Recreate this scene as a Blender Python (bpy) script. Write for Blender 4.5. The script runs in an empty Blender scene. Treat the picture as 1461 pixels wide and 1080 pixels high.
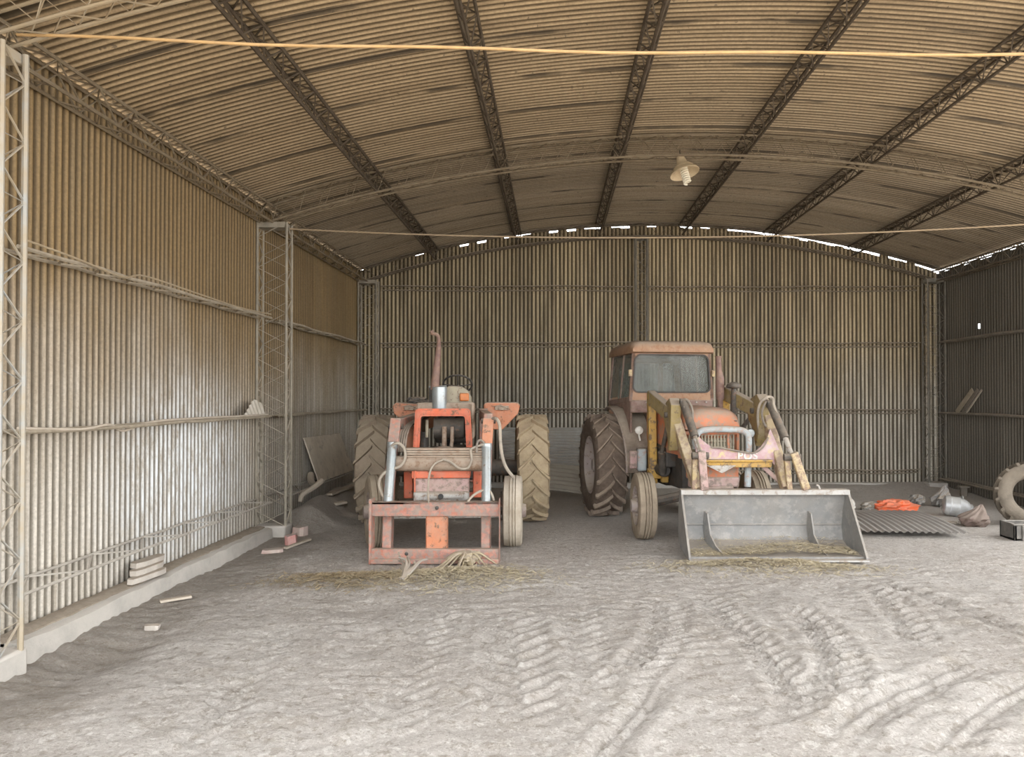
WORLD, SUN, EXPO, GAMMA = 4.0, 4.5, 0.55, 1.05
import bpy, math, random
import numpy as np
from mathutils import Matrix, Vector
R = math.radians
V = Vector
rnd = random.Random(7)
SC = bpy.context.scene
COL = SC.collection
F, CX, CY, H = 1060.0, 790.0, 567.0, 1.70      # focal length in px, vanishing point, eye height

def W(px, py, Y):
    """point that stands Y metres into the shed and is seen at (px, py)"""
    return V(((px - CX) / F * Y, Y, H - (py - CY) / F * Y))
def G(px, py, z=0.0):
    """point on the ground seen at (px, py)"""
    Y = (H - z) * F / (py - CY)
    return V(((px - CX) / F * Y, Y, z))

# ------------------------------------------------------------------ materials
def nd(nt, t, **kw):
    n = nt.nodes.new(t)
    for k, v in kw.items():
        setattr(n, k, v)
    return n
def lnk(nt, a, b): nt.links.new(a, b)
def math_n(nt, op, a, b=None, c=None, clamp=False):
    n = nd(nt, 'ShaderNodeMath', operation=op, use_clamp=clamp)
    for i, x in enumerate((a, b, c)):
        if x is None: continue
        if isinstance(x, (int, float)): n.inputs[i].default_value = x
        else: lnk(nt, x, n.inputs[i])
    return n.outputs[0]
def mix_c(nt, fac, a, b, blend='MIX'):
    n = nd(nt, 'ShaderNodeMix', data_type='RGBA', blend_type=blend)
    if isinstance(fac, (int, float)): n.inputs[0].default_value = fac
    else: lnk(nt, fac, n.inputs[0])
    for i, x in ((6, a), (7, b)):
        if isinstance(x, tuple): n.inputs[i].default_value = (*x[:3], 1)
        else: lnk(nt, x, n.inputs[i])
    return n.outputs[2]
def smooth(nt, x, lo, hi):
    n = nd(nt, 'ShaderNodeMapRange', interpolation_type='SMOOTHSTEP')
    lnk(nt, x, n.inputs[0]); n.inputs[1].default_value = lo; n.inputs[2].default_value = hi
    return n.outputs[0]
def noise(nt, vec, scale, detail=4, rough=.6):
    n = nd(nt, 'ShaderNodeTexNoise')
    n.inputs['Scale'].default_value = scale; n.inputs['Detail'].default_value = detail
    n.inputs['Roughness'].default_value = rough
    if vec is not None: lnk(nt, vec, n.inputs['Vector'])
    return n.outputs[0]
def mapping(nt, vec, scale=(1, 1, 1), loc=(0, 0, 0)):
    n = nd(nt, 'ShaderNodeMapping'); lnk(nt, vec, n.inputs[0])
    n.inputs['Scale'].default_value = scale; n.inputs['Location'].default_value = loc
    return n.outputs[0]
def new_mat(name):
    m = bpy.data.materials.new(name); m.use_nodes = True
    nt = m.node_tree; b = nt.nodes['Principled BSDF']
    b.inputs['Specular IOR Level'].default_value = .3
    return m, nt, b
DUST = (.36, .30, .235)
def mat(name, base, base2=None, scale=5., dust=DUST, dust_amt=.3, up=.6, rough=.8, metal=0., rust=None, rust_amt=.0,
        bump=.15, bscale=45.):
    m, nt, b = new_mat(name)
    tc = nd(nt, 'ShaderNodeTexCoord').outputs['Object']
    base2 = base2 or tuple(c * .72 for c in base)
    col = mix_c(nt, smooth(nt, noise(nt, tc, scale, 5, .7), .35, .65), base, base2)
    if rust:
        f = smooth(nt, noise(nt, mapping(nt, tc, loc=(3, 7, 1)), scale * 2.2, 6, .7), .62 - rust_amt * .3, .70 - rust_amt * .2)
        col = mix_c(nt, f, col, rust)
    g = nd(nt, 'ShaderNodeNewGeometry')
    sx = nd(nt, 'ShaderNodeSeparateXYZ'); lnk(nt, g.outputs['Normal'], sx.inputs[0])
    upf = math_n(nt, 'MULTIPLY', smooth(nt, sx.outputs[2], .1, .9), up)
    dn = math_n(nt, 'MULTIPLY', smooth(nt, noise(nt, mapping(nt, tc, loc=(9, 2, 5)), scale * 1.3, 6, .7), .3, .75), dust_amt * 1.6)
    df = math_n(nt, 'ADD', upf, dn, clamp=True)
    col = mix_c(nt, df, col, dust)
    lnk(nt, col, b.inputs['Base Color'])
    b.inputs['Roughness'].default_value = rough; b.inputs['Metallic'].default_value = metal
    if bump:
        bp = nd(nt, 'ShaderNodeBump'); bp.inputs['Strength'].default_value = bump; bp.inputs['Distance'].default_value = .01
        lnk(nt, noise(nt, tc, bscale, 4, .7), bp.inputs['Height']); lnk(nt, bp.outputs[0], b.inputs['Normal'])
    return m

PITCH = .0762
def sheet_mat(name, across, lo, hi, dirt, zsplit=(0.6, 3.0), stripe=.6, patch=.5, bright=None, overlap=False, streak=1.0):
    """galvanised corrugated sheet under dust: 'across' is the axis the waves run over (0 x, 1 y)"""
    m, nt, b = new_mat(name)
    tc = nd(nt, 'ShaderNodeTexCoord').outputs['Object']
    s = nd(nt, 'ShaderNodeSeparateXYZ'); lnk(nt, tc, s.inputs[0])
    a = s.outputs[across]; z = s.outputs[2]
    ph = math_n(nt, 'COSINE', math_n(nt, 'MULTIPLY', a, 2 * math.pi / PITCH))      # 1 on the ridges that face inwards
    if overlap:                                                                    # roof: streaks run along x
        sv = mapping(nt, tc, (.35, 6, .35)); gv = mapping(nt, tc, (.25, .6, .3))
        grad = smooth(nt, math_n(nt, 'ADD', s.outputs[1], math_n(nt, 'MULTIPLY', noise(nt, gv, 1.2, 4), 3.)), 7., 13.5)
    else:
        sv = mapping(nt, tc, (9, 9, .45)); gv = mapping(nt, tc, (.8, .8, .5))
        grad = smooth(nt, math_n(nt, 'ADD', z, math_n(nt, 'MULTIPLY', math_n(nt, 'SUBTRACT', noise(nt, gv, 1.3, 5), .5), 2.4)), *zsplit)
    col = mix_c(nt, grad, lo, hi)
    st = smooth(nt, noise(nt, sv, 1.5, 6, .75), .38, .68)
    col = mix_c(nt, math_n(nt, 'MULTIPLY', st, patch), col, dirt)
    # one sheet differs from the next
    cell = math_n(nt, 'FLOOR', math_n(nt, 'MULTIPLY', a, 1.15))
    wn = nd(nt, 'ShaderNodeTexWhiteNoise', noise_dimensions='1D'); lnk(nt, cell, wn.inputs['W'])
    hv = math_n(nt, 'MULTIPLY_ADD', wn.outputs['Value'], .3, .85)
    col = mix_c(nt, 1.0, col, hv, 'MULTIPLY')
    # relief shading painted into the colour: flutes dark, ridges pale
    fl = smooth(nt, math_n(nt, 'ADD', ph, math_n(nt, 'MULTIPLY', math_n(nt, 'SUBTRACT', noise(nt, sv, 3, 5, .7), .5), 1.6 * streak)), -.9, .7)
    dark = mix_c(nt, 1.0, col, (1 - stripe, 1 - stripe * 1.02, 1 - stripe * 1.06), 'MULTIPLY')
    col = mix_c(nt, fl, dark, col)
    fine = smooth(nt, noise(nt, tc, 38, 5, .8), .3, .7)
    col = mix_c(nt, 1.0, col, mix_c(nt, fine, (.78, .77, .75), (1.12, 1.1, 1.08)), 'MULTIPLY')
    if bright:                                                                     # bluish-white reflection painted onto the sheet
        (cx, cy, cz), rad, bc = bright
        vd = nd(nt, 'ShaderNodeVectorMath', operation='DISTANCE')
        lnk(nt, mapping(nt, tc, (1, 1, 1.5), (0, 0, 0)), vd.inputs[0]); vd.inputs[1].default_value = (cx, cy, cz * 1.5)
        bf = math_n(nt, 'SUBTRACT', 1.0, smooth(nt, vd.outputs['Value'], rad * .15, rad))
        bf = math_n(nt, 'MULTIPLY', bf, smooth(nt, noise(nt, mapping(nt, tc, (6, 6, 1.6)), 2.2, 6, .8), .34, .62))
        col = mix_c(nt, math_n(nt, 'MULTIPLY', bf, fl), col, bc)
    if overlap:                                                                    # grime where two roof sheets lap
        fr = math_n(nt, 'FRACT', math_n(nt, 'MULTIPLY', math_n(nt, 'ADD', s.outputs[1], .33), 1 / .84))
        ln = math_n(nt, 'LESS_THAN', fr, .10)
        gaps = smooth(nt, noise(nt, mapping(nt, tc, (.55, 1.3, .2)), 2.0, 3), .40, .56)
        col = mix_c(nt, math_n(nt, 'MULTIPLY', math_n(nt, 'MULTIPLY', ln, gaps), .78), col, (.035, .027, .018))
        spots = smooth(nt, noise(nt, tc, 17, 3, .6), .66, .70)
        col = mix_c(nt, math_n(nt, 'MULTIPLY', spots, .6), col, (.05, .04, .03))
    lnk(nt, col, b.inputs['Base Color'])
    b.inputs['Roughness'].default_value = .62
    b.inputs['Specular IOR Level'].default_value = .35
    bp = nd(nt, 'ShaderNodeBump'); bp.inputs['Strength'].default_value = .2; bp.inputs['Distance'].default_value = .01
    lnk(nt, noise(nt, tc, 60, 4, .7), bp.inputs['Height']); lnk(nt, bp.outputs[0], b.inputs['Normal'])
    return m

# ------------------------------------------------------------------ mesh builder
class MB:
    def __init__(s): s.v = []; s.f = []
    def add(s, vs, fs):
        o = len(s.v); s.v += [V(p) for p in vs]; s.f += [tuple(i + o for i in f) for f in fs]; return s
    def box(s, c, size, rot=None):
        c = V(c); h = V(size) / 2; M = rot or Matrix.Identity(3)
        vs = [c + M @ V((x * h.x, y * h.y, z * h.z)) for x in (-1, 1) for y in (-1, 1) for z in (-1, 1)]
        return s.add(vs, [(0, 1, 3, 2), (4, 6, 7, 5), (0, 4, 5, 1), (2, 3, 7, 6), (0, 2, 6, 4), (1, 5, 7, 3)])
    def box2(s, a, b):
        a, b = V(a), V(b)
        return s.box((a + b) / 2, [abs(x) for x in (b - a)])
    def bar(s, p0, p1, w, h, up=(0, 0, 1), w1=None, h1=None):
        p0, p1 = V(p0), V(p1); d = (p1 - p0).normalized(); up = V(up)
        x = d.cross(up)
        if x.length < 1e-4: x = d.cross(V((0, 1, 0)))
        x.normalize(); u = x.cross(d)
        vs = []
        for p, ww, hh in ((p0, w, h), (p1, w1 or w, h1 or h)):
            vs += [p + x * ww / 2 * a + u * hh / 2 * b for a, b in ((-1, -1), (1, -1), (1, 1), (-1, 1))]
        return s.add(vs, [(0, 1, 2, 3)[::-1], (4, 5, 6, 7), (0, 1, 5, 4), (1, 2, 6, 5), (2, 3, 7, 6), (3, 0, 4, 7)])
    def tube(s, pts, r, n=8, closed=False, cap=True):
        pts = [V(p) for p in pts]; m = len(pts)
        rs = r if isinstance(r, (list, tuple)) else [r] * m
        vs = []; nrm = None
        for i, p in enumerate(pts):
            if closed: t = pts[(i + 1) % m] - pts[i - 1]
            else: t = pts[min(i + 1, m - 1)] - pts[max(i - 1, 0)]
            t.normalize()
            if nrm is None:
                nrm = t.orthogonal().normalized()
            nrm = (nrm - t * nrm.dot(t))
            if nrm.length < 1e-5: nrm = t.orthogonal()
            nrm.normalize(); bn = t.cross(nrm)
            vs += [p + (nrm * math.cos(2 * math.pi * k / n) + bn * math.sin(2 * math.pi * k / n)) * rs[i] for k in range(n)]
        fs = []
        for i in range(m if closed else m - 1):
            j = (i + 1) % m
            fs += [(i * n + k, i * n + (k + 1) % n, j * n + (k + 1) % n, j * n + k) for k in range(n)]
        if cap and not closed:
            fs += [tuple(range(n))[::-1], tuple((m - 1) * n + k for k in range(n))]
        return s.add(vs, fs)
    def lathe(s, prof, n=24, M=None, closed=False):
        """prof: (axial, radius) pairs around local x; M a 4x4"""
        M = M or Matrix.Identity(4); m = len(prof)
        vs = [M @ V((a, r * math.cos(2 * math.pi * k / n), r * math.sin(2 * math.pi * k / n))) for a, r in prof for k in range(n)]
        fs = []
        for i in range(m if closed else m - 1):
            j = (i + 1) % m
            fs += [(i * n + k, i * n + (k + 1) % n, j * n + (k + 1) % n, j * n + k) for k in range(n)]
        if not closed:
            fs += [tuple(range(n))[::-1], tuple((m - 1) * n + k for k in range(n))]
        return s.add(vs, fs)
    def prism(s, poly, d):
        """poly: 3D polygon, extruded by vector d"""
        n = len(poly); d = V(d); vs = [V(p) for p in poly] + [V(p) + d for p in poly]
        return s.add(vs, [tuple(range(n))[::-1], tuple(range(n, 2 * n))] + [(i, (i + 1) % n, n + (i + 1) % n, n + i) for i in range(n)])
    def ring(s, outer, inner, d):
        """frame between two polygons of equal count, extruded by d"""
        n = len(outer); d = V(d)
        vs = [V(p) for p in outer] + [V(p) for p in inner] + [V(p) + d for p in outer] + [V(p) + d for p in inner]
        fs = []
        for i in range(n):
            j = (i + 1) % n
            fs += [(i, j, n + j, n + i), (2 * n + i, 3 * n + i, 3 * n + j, 2 * n + j), (i, 2 * n + i, 2 * n + j, j), (n + i, n + j, 3 * n + j, 3 * n + i)]
        return s.add(vs, fs)
    def loft(s, secs, cap=True):
        n = len(secs[0]); vs = [p for q in secs for p in q]; fs = []
        for i in range(len(secs) - 1):
            fs += [(i * n + k, i * n + (k + 1) % n, (i + 1) * n + (k + 1) % n, (i + 1) * n + k) for k in range(n)]
        if cap: fs += [tuple(range(n))[::-1], tuple((len(secs) - 1) * n + k for k in range(n))]
        return s.add(vs, fs)
    def xf(s, M): s.v = [M @ p for p in s.v]; return s
    def merge(s, o): return s.add(o.v, o.f)

def mesh_obj(name, mb, m, smooth_a=35, bevel=0.):
    me = bpy.data.meshes.new(name)
    me.from_pydata([tuple(p) for p in mb.v], [], mb.f); me.update()
    import bmesh
    b = bmesh.new(); b.from_mesh(me); bmesh.ops.recalc_face_normals(b, faces=b.faces); b.to_mesh(me); b.free()
    if smooth_a:
        me.shade_smooth(); me.set_sharp_from_angle(angle=R(smooth_a))
    me.materials.append(m)
    o = bpy.data.objects.new(name, me); COL.objects.link(o)
    if bevel:
        md = o.modifiers.new('bevel', 'BEVEL'); md.width = bevel; md.segments = 2; md.limit_method = 'ANGLE'; md.angle_limit = R(40)
    return o

ROOTM = {}
def tag(o, label, cat, group=None, kind=None):
    if label: o['label'] = label
    if cat: o['category'] = cat
    if group: o['group'] = group
    if kind: o['kind'] = kind
    return o
def thing(name, label, cat, loc=(0, 0, 0), rz=0., group=None):
    o = bpy.data.objects.new(name, None); COL.objects.link(o)
    o.location = loc; o.rotation_euler = (0, 0, rz); o.empty_display_size = .2
    ROOTM[o.name] = Matrix.Translation(V(loc)) @ Matrix.Rotation(rz, 4, 'Z')
    return tag(o, label, cat, group)
def part(name, mb, m, parent, world=True, smooth_a=35, bevel=0., label=None, kind=None):
    root = parent
    while root.parent: root = root.parent
    if world: mb.xf(ROOTM[root.name].inverted())
    o = mesh_obj(name, mb, m, smooth_a, bevel); o.parent = parent
    if label: o['label'] = label
    if kind: o['kind'] = kind
    return o
def solo(name, mb, m, label, cat, group=None, kind=None, smooth_a=35, bevel=0.):
    """a thing of one mesh: its origin goes to the middle of its base"""
    xs = [p.x for p in mb.v]; ys = [p.y for p in mb.v]; zs = [p.z for p in mb.v]
    c = V(((min(xs) + max(xs)) / 2, (min(ys) + max(ys)) / 2, min(zs)))
    mb.xf(Matrix.Translation(-c))
    o = mesh_obj(name, mb, m, smooth_a, bevel); o.location = c
    return tag(o, label, cat, group, kind)
def struct(name, mb, m, smooth_a=35, bevel=0.):
    o = mesh_obj(name, mb, m, smooth_a, bevel); o['kind'] = 'structure'; return o
def ease(pts, n=8):
    """Catmull-Rom through pts"""
    pts = [V(p) for p in pts]; out = []
    for i in range(len(pts) - 1):
        p0, p1, p2, p3 = pts[max(i - 1, 0)], pts[i], pts[i + 1], pts[min(i + 2, len(pts) - 1)]
        for k in range(n):
            t = k / n
            out.append(.5 * ((2 * p1) + (p2 - p0) * t + (2 * p0 - 5 * p1 + 4 * p2 - p3) * t * t + (3 * p1 - p0 - 3 * p2 + p3) * t ** 3))
    return out + [pts[-1]]

# value noise for the ground
_g = np.random.RandomState(3).rand(256, 256)
def vnoise(x, y):
    xi = np.floor(x).astype(int); yi = np.floor(y).astype(int); fx = x - xi; fy = y - yi
    fx = fx * fx * (3 - 2 * fx); fy = fy * fy * (3 - 2 * fy)
    g = lambda a, b: _g[a % 256, b % 256]
    return (g(xi, yi) * (1 - fx) + g(xi + 1, yi) * fx) * (1 - fy) + (g(xi, yi + 1) * (1 - fx) + g(xi + 1, yi + 1) * fx) * fy - .5
# ------------------------------------------------------------------ the shed
XL, XR, YB, Y0 = -3.66, 7.29, 14.10, 2.2
XC = (XL + XR) / 2; HALF = (XR - XL) / 2; RISE = .86; ZE = 4.13
RAD = (HALF ** 2 + RISE ** 2) / (2 * RISE)
def roof_z(x): return ZE + RISE - (RAD - math.sqrt(max(RAD ** 2 - (x - XC) ** 2, 0)))

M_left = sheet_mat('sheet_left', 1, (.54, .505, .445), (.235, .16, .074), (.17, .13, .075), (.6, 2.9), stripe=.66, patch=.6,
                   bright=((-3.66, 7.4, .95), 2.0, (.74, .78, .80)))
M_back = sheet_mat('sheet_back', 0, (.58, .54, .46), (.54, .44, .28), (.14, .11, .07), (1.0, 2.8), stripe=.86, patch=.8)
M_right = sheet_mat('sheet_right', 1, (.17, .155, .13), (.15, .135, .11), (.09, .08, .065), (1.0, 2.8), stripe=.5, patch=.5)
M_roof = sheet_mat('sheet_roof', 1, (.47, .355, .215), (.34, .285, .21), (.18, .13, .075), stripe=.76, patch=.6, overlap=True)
AMP = .009

def wall_mb(fixed, axis, a0, a1, ztop, inward, hole=None, nz=1):
    """corrugated wall; ridges that face inwards sit at whole pitches"""
    mb = MB(); n = int((a1 - a0) / PITCH * 8); cols = []
    for i in range(n + 1):
        a = a0 + (a1 - a0) * i / n
        off = fixed + inward * AMP * math.cos(2 * math.pi * a / PITCH)
        zt = ztop(a)
        for k in range(nz + 1):
            z = -.06 + (zt + .06) * k / nz
            mb.v.append(V((off, a, z)) if axis == 1 else V((a, off, z)))
    for i in range(n):
        for k in range(nz):
            b = i * (nz + 1) + k
            if hole and hole(a0 + (a1 - a0) * (i + .5) / n, -.06 + (ztop(a0) + .06) * (k + .5) / nz): continue
            mb.f.append((b, b + nz + 1, b + nz + 2, b + 1))
    return mb
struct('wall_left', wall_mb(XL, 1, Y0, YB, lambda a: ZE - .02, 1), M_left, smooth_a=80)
gap_r = random.Random(5)
gaps = [gap_r.random() for _ in range(200)]
def back_top(x):
    k = (x - XL) / .17; i = int(k); g = gaps[i]
    bias = .02 if x < -1.9 else (.22 if x < 2.4 else .70)
    return roof_z(x) - (.014 + ((.022 + .03 * gaps[i + 60]) if g < bias + .12 else .0))
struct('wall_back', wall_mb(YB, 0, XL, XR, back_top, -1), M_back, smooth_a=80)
pin = (12.72, 2.93)
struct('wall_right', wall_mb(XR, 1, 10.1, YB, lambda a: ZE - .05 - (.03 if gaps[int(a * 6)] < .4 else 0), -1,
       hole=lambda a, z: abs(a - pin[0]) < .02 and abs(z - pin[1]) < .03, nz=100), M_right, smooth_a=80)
mb = MB(); ny = int((YB + .03 - Y0) / PITCH * 8); nx = 44
for j in range(ny + 1):
    y = Y0 + (YB + .03 - Y0) * j / ny; dz = -AMP * math.cos(2 * math.pi * y / PITCH)
    for i in range(nx + 1):
        x = XL - .05 + (XR - XL + .1) * i / nx
        mb.v.append(V((x, y, roof_z(x) + dz)))
for j in range(ny):
    for i in range(nx):
        b = j * (nx + 1) + i
        mb.f.append((b, b + 1, b + nx + 2, b + nx + 1))
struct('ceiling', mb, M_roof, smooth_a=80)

# ------------------------------------------------------------------ lattice steelwork
M_purlin = mat('purlin_steel', (.05, .035, .022), (.08, .06, .038), 6, dust_amt=.05, up=.25, rough=.75)
M_arch = mat('arch_steel', (.135, .10, .06), (.185, .145, .09), 6, dust_amt=.12, up=.4, rough=.8)
M_arch_b = mat('arch_steel_dark', (.085, .066, .045), (.12, .095, .065), 6, dust_amt=.15, rough=.8)
M_near = mat('near_steel', (.33, .25, .15), (.28, .23, .16), 3, dust=(.40, .33, .22), dust_amt=.3, rough=.8)
M_near_low = mat('near_column_steel', (.36, .295, .20), (.33, .36, .37), 2, dust=(.42, .36, .28), dust_amt=.3, rough=.8)
M_col = mat('column_steel', (.20, .18, .145), (.27, .24, .19), 4, dust=(.40, .35, .27), dust_amt=.4, rough=.8)
M_col_d = mat('column_steel_dark', (.12, .115, .10), (.20, .185, .155), 4, dust=(.30, .26, .20), dust_amt=.3, rough=.8)
M_girt = mat('girt_steel', (.20, .165, .115), (.28, .235, .17), 4, dust=(.45, .39, .30), dust_amt=.4, up=.8, rough=.8)
M_girt_low = mat('low_girt_steel', (.36, .33, .28), (.28, .255, .22), 4, dust=(.48, .44, .38), dust_amt=.4, up=.8, rough=.8)
M_girt_b = mat('back_girt_steel', (.13, .105, .07), (.18, .15, .105), 4, dust_amt=.25, up=.6, rough=.8)
M_girt_r = mat('right_girt_steel', (.12, .105, .085), (.15, .135, .11), 4, dust_amt=.25, up=.6, rough=.8)
M_conc = mat('concrete', (.47, .44, .39), (.38, .355, .32), 3, dust=(.52, .48, .43), dust_amt=.5, bump=.6, bscale=22, rough=.95)

def lattice(name, label, cat, pts, us, ws, sec, pairs, r, rl, pitch, m, group=None, seg=6, m_lace=None):
    pts = [V(p) for p in pts]
    if not isinstance(us, list): us = [V(us)] * len(pts)
    if not isinstance(ws, list): ws = [V(ws)] * len(pts)
    root = thing(name, label, cat, pts[0], 0, group)
    for a, b in sec:
        part('chord', MB().tube([p + u * a + w * b for p, u, w in zip(pts, us, ws)], r, seg), m, root)
    L = [0.]
    for i in range(len(pts) - 1): L.append(L[-1] + (pts[i + 1] - pts[i]).length)
    def at(s, k):
        s = min(max(s, 0), L[-1]); i = 0
        while i < len(L) - 2 and L[i + 1] < s: i += 1
        t = (s - L[i]) / (L[i + 1] - L[i]); a, b = sec[k]
        return pts[i].lerp(pts[i + 1], t) + us[i].lerp(us[i + 1], t) * a + ws[i].lerp(ws[i + 1], t) * b
    n = max(2, round(L[-1] / pitch)); mb = MB()
    for q, (i, j) in enumerate(pairs):
        mb.tube([at(L[-1] * k / n, i if (k + q) % 2 else j) for k in range(n + 1)], rl, 4)
    part('lacing', mb, m_lace or m, root)
    return root

# columns
def column(cx, cy, z1, label, m, a=.17, b=.10, z0=.12, foot=True, rr=.016, face=1):
    t = lattice('lattice_column', label, 'column', [(cx, cy, z0), (cx, cy, z1)], (1, 0, 0), (0, 1, 0),
                [(-a, -b), (a, -b), (a, b), (-a, b)], [(0, 1), (1, 2), (2, 3), (3, 0)], rr, .008, .19, m, 'lattice columns of the shed')
    part('cap_plate', MB().box((cx - .02, cy, z1 - .03), (2 * a + .0, 2 * b + .02, .07)), m, t, bevel=.008)
    if foot:
        part('footing', MB().box((cx, cy, z0 / 2 - .06), (2 * a + .03, 2 * b + .10, z0 + .14)), M_conc, t, bevel=.02)
    return t
column(-3.50, 4.56, 3.86, 'pale lattice steel column at the far left edge, nearest to the camera', M_near_low, rr=.018)
column(-3.47, 9.22, 3.86, 'lattice steel column halfway along the left wall, free of the corner', M_col, a=.18, b=.09)
column(-3.46, 13.86, 3.88, 'dusty lattice column in the back left corner behind the cabless tractor', M_col, a=.165, b=.1)
column(7.09, 13.84, 3.9, 'dark lattice column in the back right corner', M_col_d, a=.16, b=.1)
column(1.64, 13.90, 4.72, 'dark lattice post in the middle of the back wall above the cab', M_col_d, a=.11, b=.09, foot=False)

# arches
def arch(y, label, m, depth=.25, hw=.10, drop=.045, r=.015, x0=XL + .12, x1=XR - .12, pitch=.17):
    n = 40; pts = []; us = []; ws = []
    for i in range(n + 1):
        x = x0 + (x1 - x0) * i / n
        nrm = V((-(x - XC), 0, math.sqrt(RAD ** 2 - (x - XC) ** 2))) * -1
        nrm.normalize()
        pts.append(V((x, y, roof_z(x) - drop))); us.append(V((0, 1, 0))); ws.append(V((nrm.x * -1, 0, -abs(nrm.z))).normalized())
    return lattice('arch_truss', label, 'roof truss', pts, us, ws, [(-hw, 0), (hw, 0), (hw * .8, depth), (-hw * .8, depth)],
                   [(0, 3), (1, 2), (0, 1), (2, 3)], r, .006, pitch, m, 'arched roof trusses')
arch(4.56, 'pale arched lattice truss at the top left corner, on the nearest column', M_near, r=.012)
arch(9.22, 'arched lattice roof truss across the middle of the ceiling, above the hanging lamp', M_arch)
arch(13.87, 'dark arched lattice truss against the top of the back wall', M_arch_b, depth=.24, hw=.09, pitch=.16)

# purlins
PX = [-2.245, -.69, .86, 2.43, 4.02, 5.62]
PL = ['first roof purlin from the left wall, running into the depth', 'second roof purlin from the left wall, running into the depth',
      'third roof purlin from the left wall, ending above the back wall post', 'fourth roof purlin from the left, passing right behind the hanging lamp',
      'second roof purlin from the right wall, running into the depth', 'roof purlin nearest to the right wall']
for x, lb in zip(PX, PL):
    z = roof_z(x) - .035
    lattice('roof_purlin', 'dark lattice ' + lb, 'purlin', [(x, Y0 + .1, z), (x, 13.98, z)], (1, 0, 0), (0, 0, -1),
            [(-.075, 0), (.075, 0), (0, .17)], [(0, 1), (1, 2), (2, 0)], .017, .0085, .2, M_purlin, 'roof purlins')
# eave beams
for x, s, y0, lb, m in ((XL + .12, 1, Y0 + .1, 'long lattice eave beam under the roof edge on the left wall', M_arch),
                  (XR - .12, -1, 9.32, 'dark lattice eave beam under the roof edge on the right wall', M_arch_b)):
    lattice('eave_beam', lb, 'beam', [(x, y0, 4.06), (x, 13.95, 4.06)], (s, 0, 0), (0, 0, -1),
            [(-.08, 0), (.08, 0), (.08, .2), (-.08, .2)], [(0, 3), (1, 2), (0, 1), (2, 3)], .014, .008, .24, m)
# girts
def girt(p0, p1, inward, label, m, w=.17, n=10, wob=.008, r=.015, pitch=.22, dz=0., group=None):
    p0, p1 = V(p0), V(p1)
    pts = [p0.lerp(p1, k / n) + V((0, 0, rnd.uniform(-wob, wob))) for k in range(n + 1)]
    u = V(inward)
    return lattice('wall_girt', label, 'girt', pts, u, (0, 0, 1), [(0, 0), (w, dz)], [(0, 1)], r, .008, pitch, m, group)
gx = XL + .035
for z, nm, m, wob in ((2.68, 'upper', M_girt, .012), (1.47, 'middle', M_girt, .008), (.465, 'lowest', M_girt_low, .006)):
    girt((gx, 4.78, z), (gx, 9.08, z), (1, 0, 0), nm + ' lattice girt on the left wall, between the nearest column and the next', m, wob=wob, group='girts on the left wall', **(dict(w=.19, dz=-.04, r=.011, pitch=.36) if z < 1 else {}))
    girt((gx, 9.36, z), (gx, 13.72, z), (1, 0, 0), nm + ' lattice girt on the left wall, beyond the middle column', m, wob=wob, group='girts on the left wall', **(dict(w=.19, dz=-.04, r=.011, pitch=.36) if z < 1 else {}))
for z, nm in ((3.72, 'topmost'), (2.66, 'second highest'), (1.41, 'third'), (.27, 'lowest')):
    girt((-3.26, YB - .03, z), (1.50, YB - .03, z), (0, -1, 0), nm + ' girt on the back wall, left of the middle post', M_girt_b, w=.1, dz=.07, r=.012, wob=.014, group='girts on the back wall')
    girt((1.78, YB - .03, z), (6.9, YB - .03, z), (0, -1, 0), nm + ' girt on the back wall, right of the middle post', M_girt_b, w=.1, dz=.07, r=.012, wob=.014, group='girts on the back wall')
for z, nm in ((2.72, 'upper'), (1.41, 'middle'), (.20, 'lowest')):
    girt((XR - .035, 10.12, z), (XR - .035, 13.7, z), (-1, 0, 0), 'dark ' + nm + ' girt on the right wall', M_girt_r, w=.14, r=.02, pitch=.3, group='girts on the right wall')

# kerbs
mb = MB(); n = 30; secs = []
for i in range(n + 1):
    y = 4.75 + (9.02 - 4.75) * i / n; j = rnd.uniform(-.012, .012)
    secs.append([V((XL + .015, y, -.3)), V((XL + .015, y, .115)), V((-3.46, y, .13 + j * .5)), V((-3.41, y, .12 + j)), V((-3.385 + j, y, -.3))])
struct('trim_1', mb.loft(secs), M_conc, 50)
mb = MB(); secs = []
for i in range(61):
    y = 4.75 + (9.02 - 4.75) * i / 60
    secs.append([V((XL + .012, y, -.2)), V((XL + .012, y, .13 + rnd.uniform(0, .012))), V((-3.56, y, .15 + rnd.uniform(-.008, .012))), V((-3.49 + rnd.uniform(-.012, .012), y, .134)), V((-3.48, y, -.2))])
struct('trim_3', mb.loft(secs), mat('loose_soil', (.23, .19, .145), (.32, .27, .21), 14, dust_amt=.2, up=.2, bump=.9, bscale=40, rough=1), 60)
struct('trim_2', MB().box2((XL + .1, 13.93, -.1), (XR - .1, YB - .015, .10)), M_conc, 50, bevel=.015)

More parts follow.
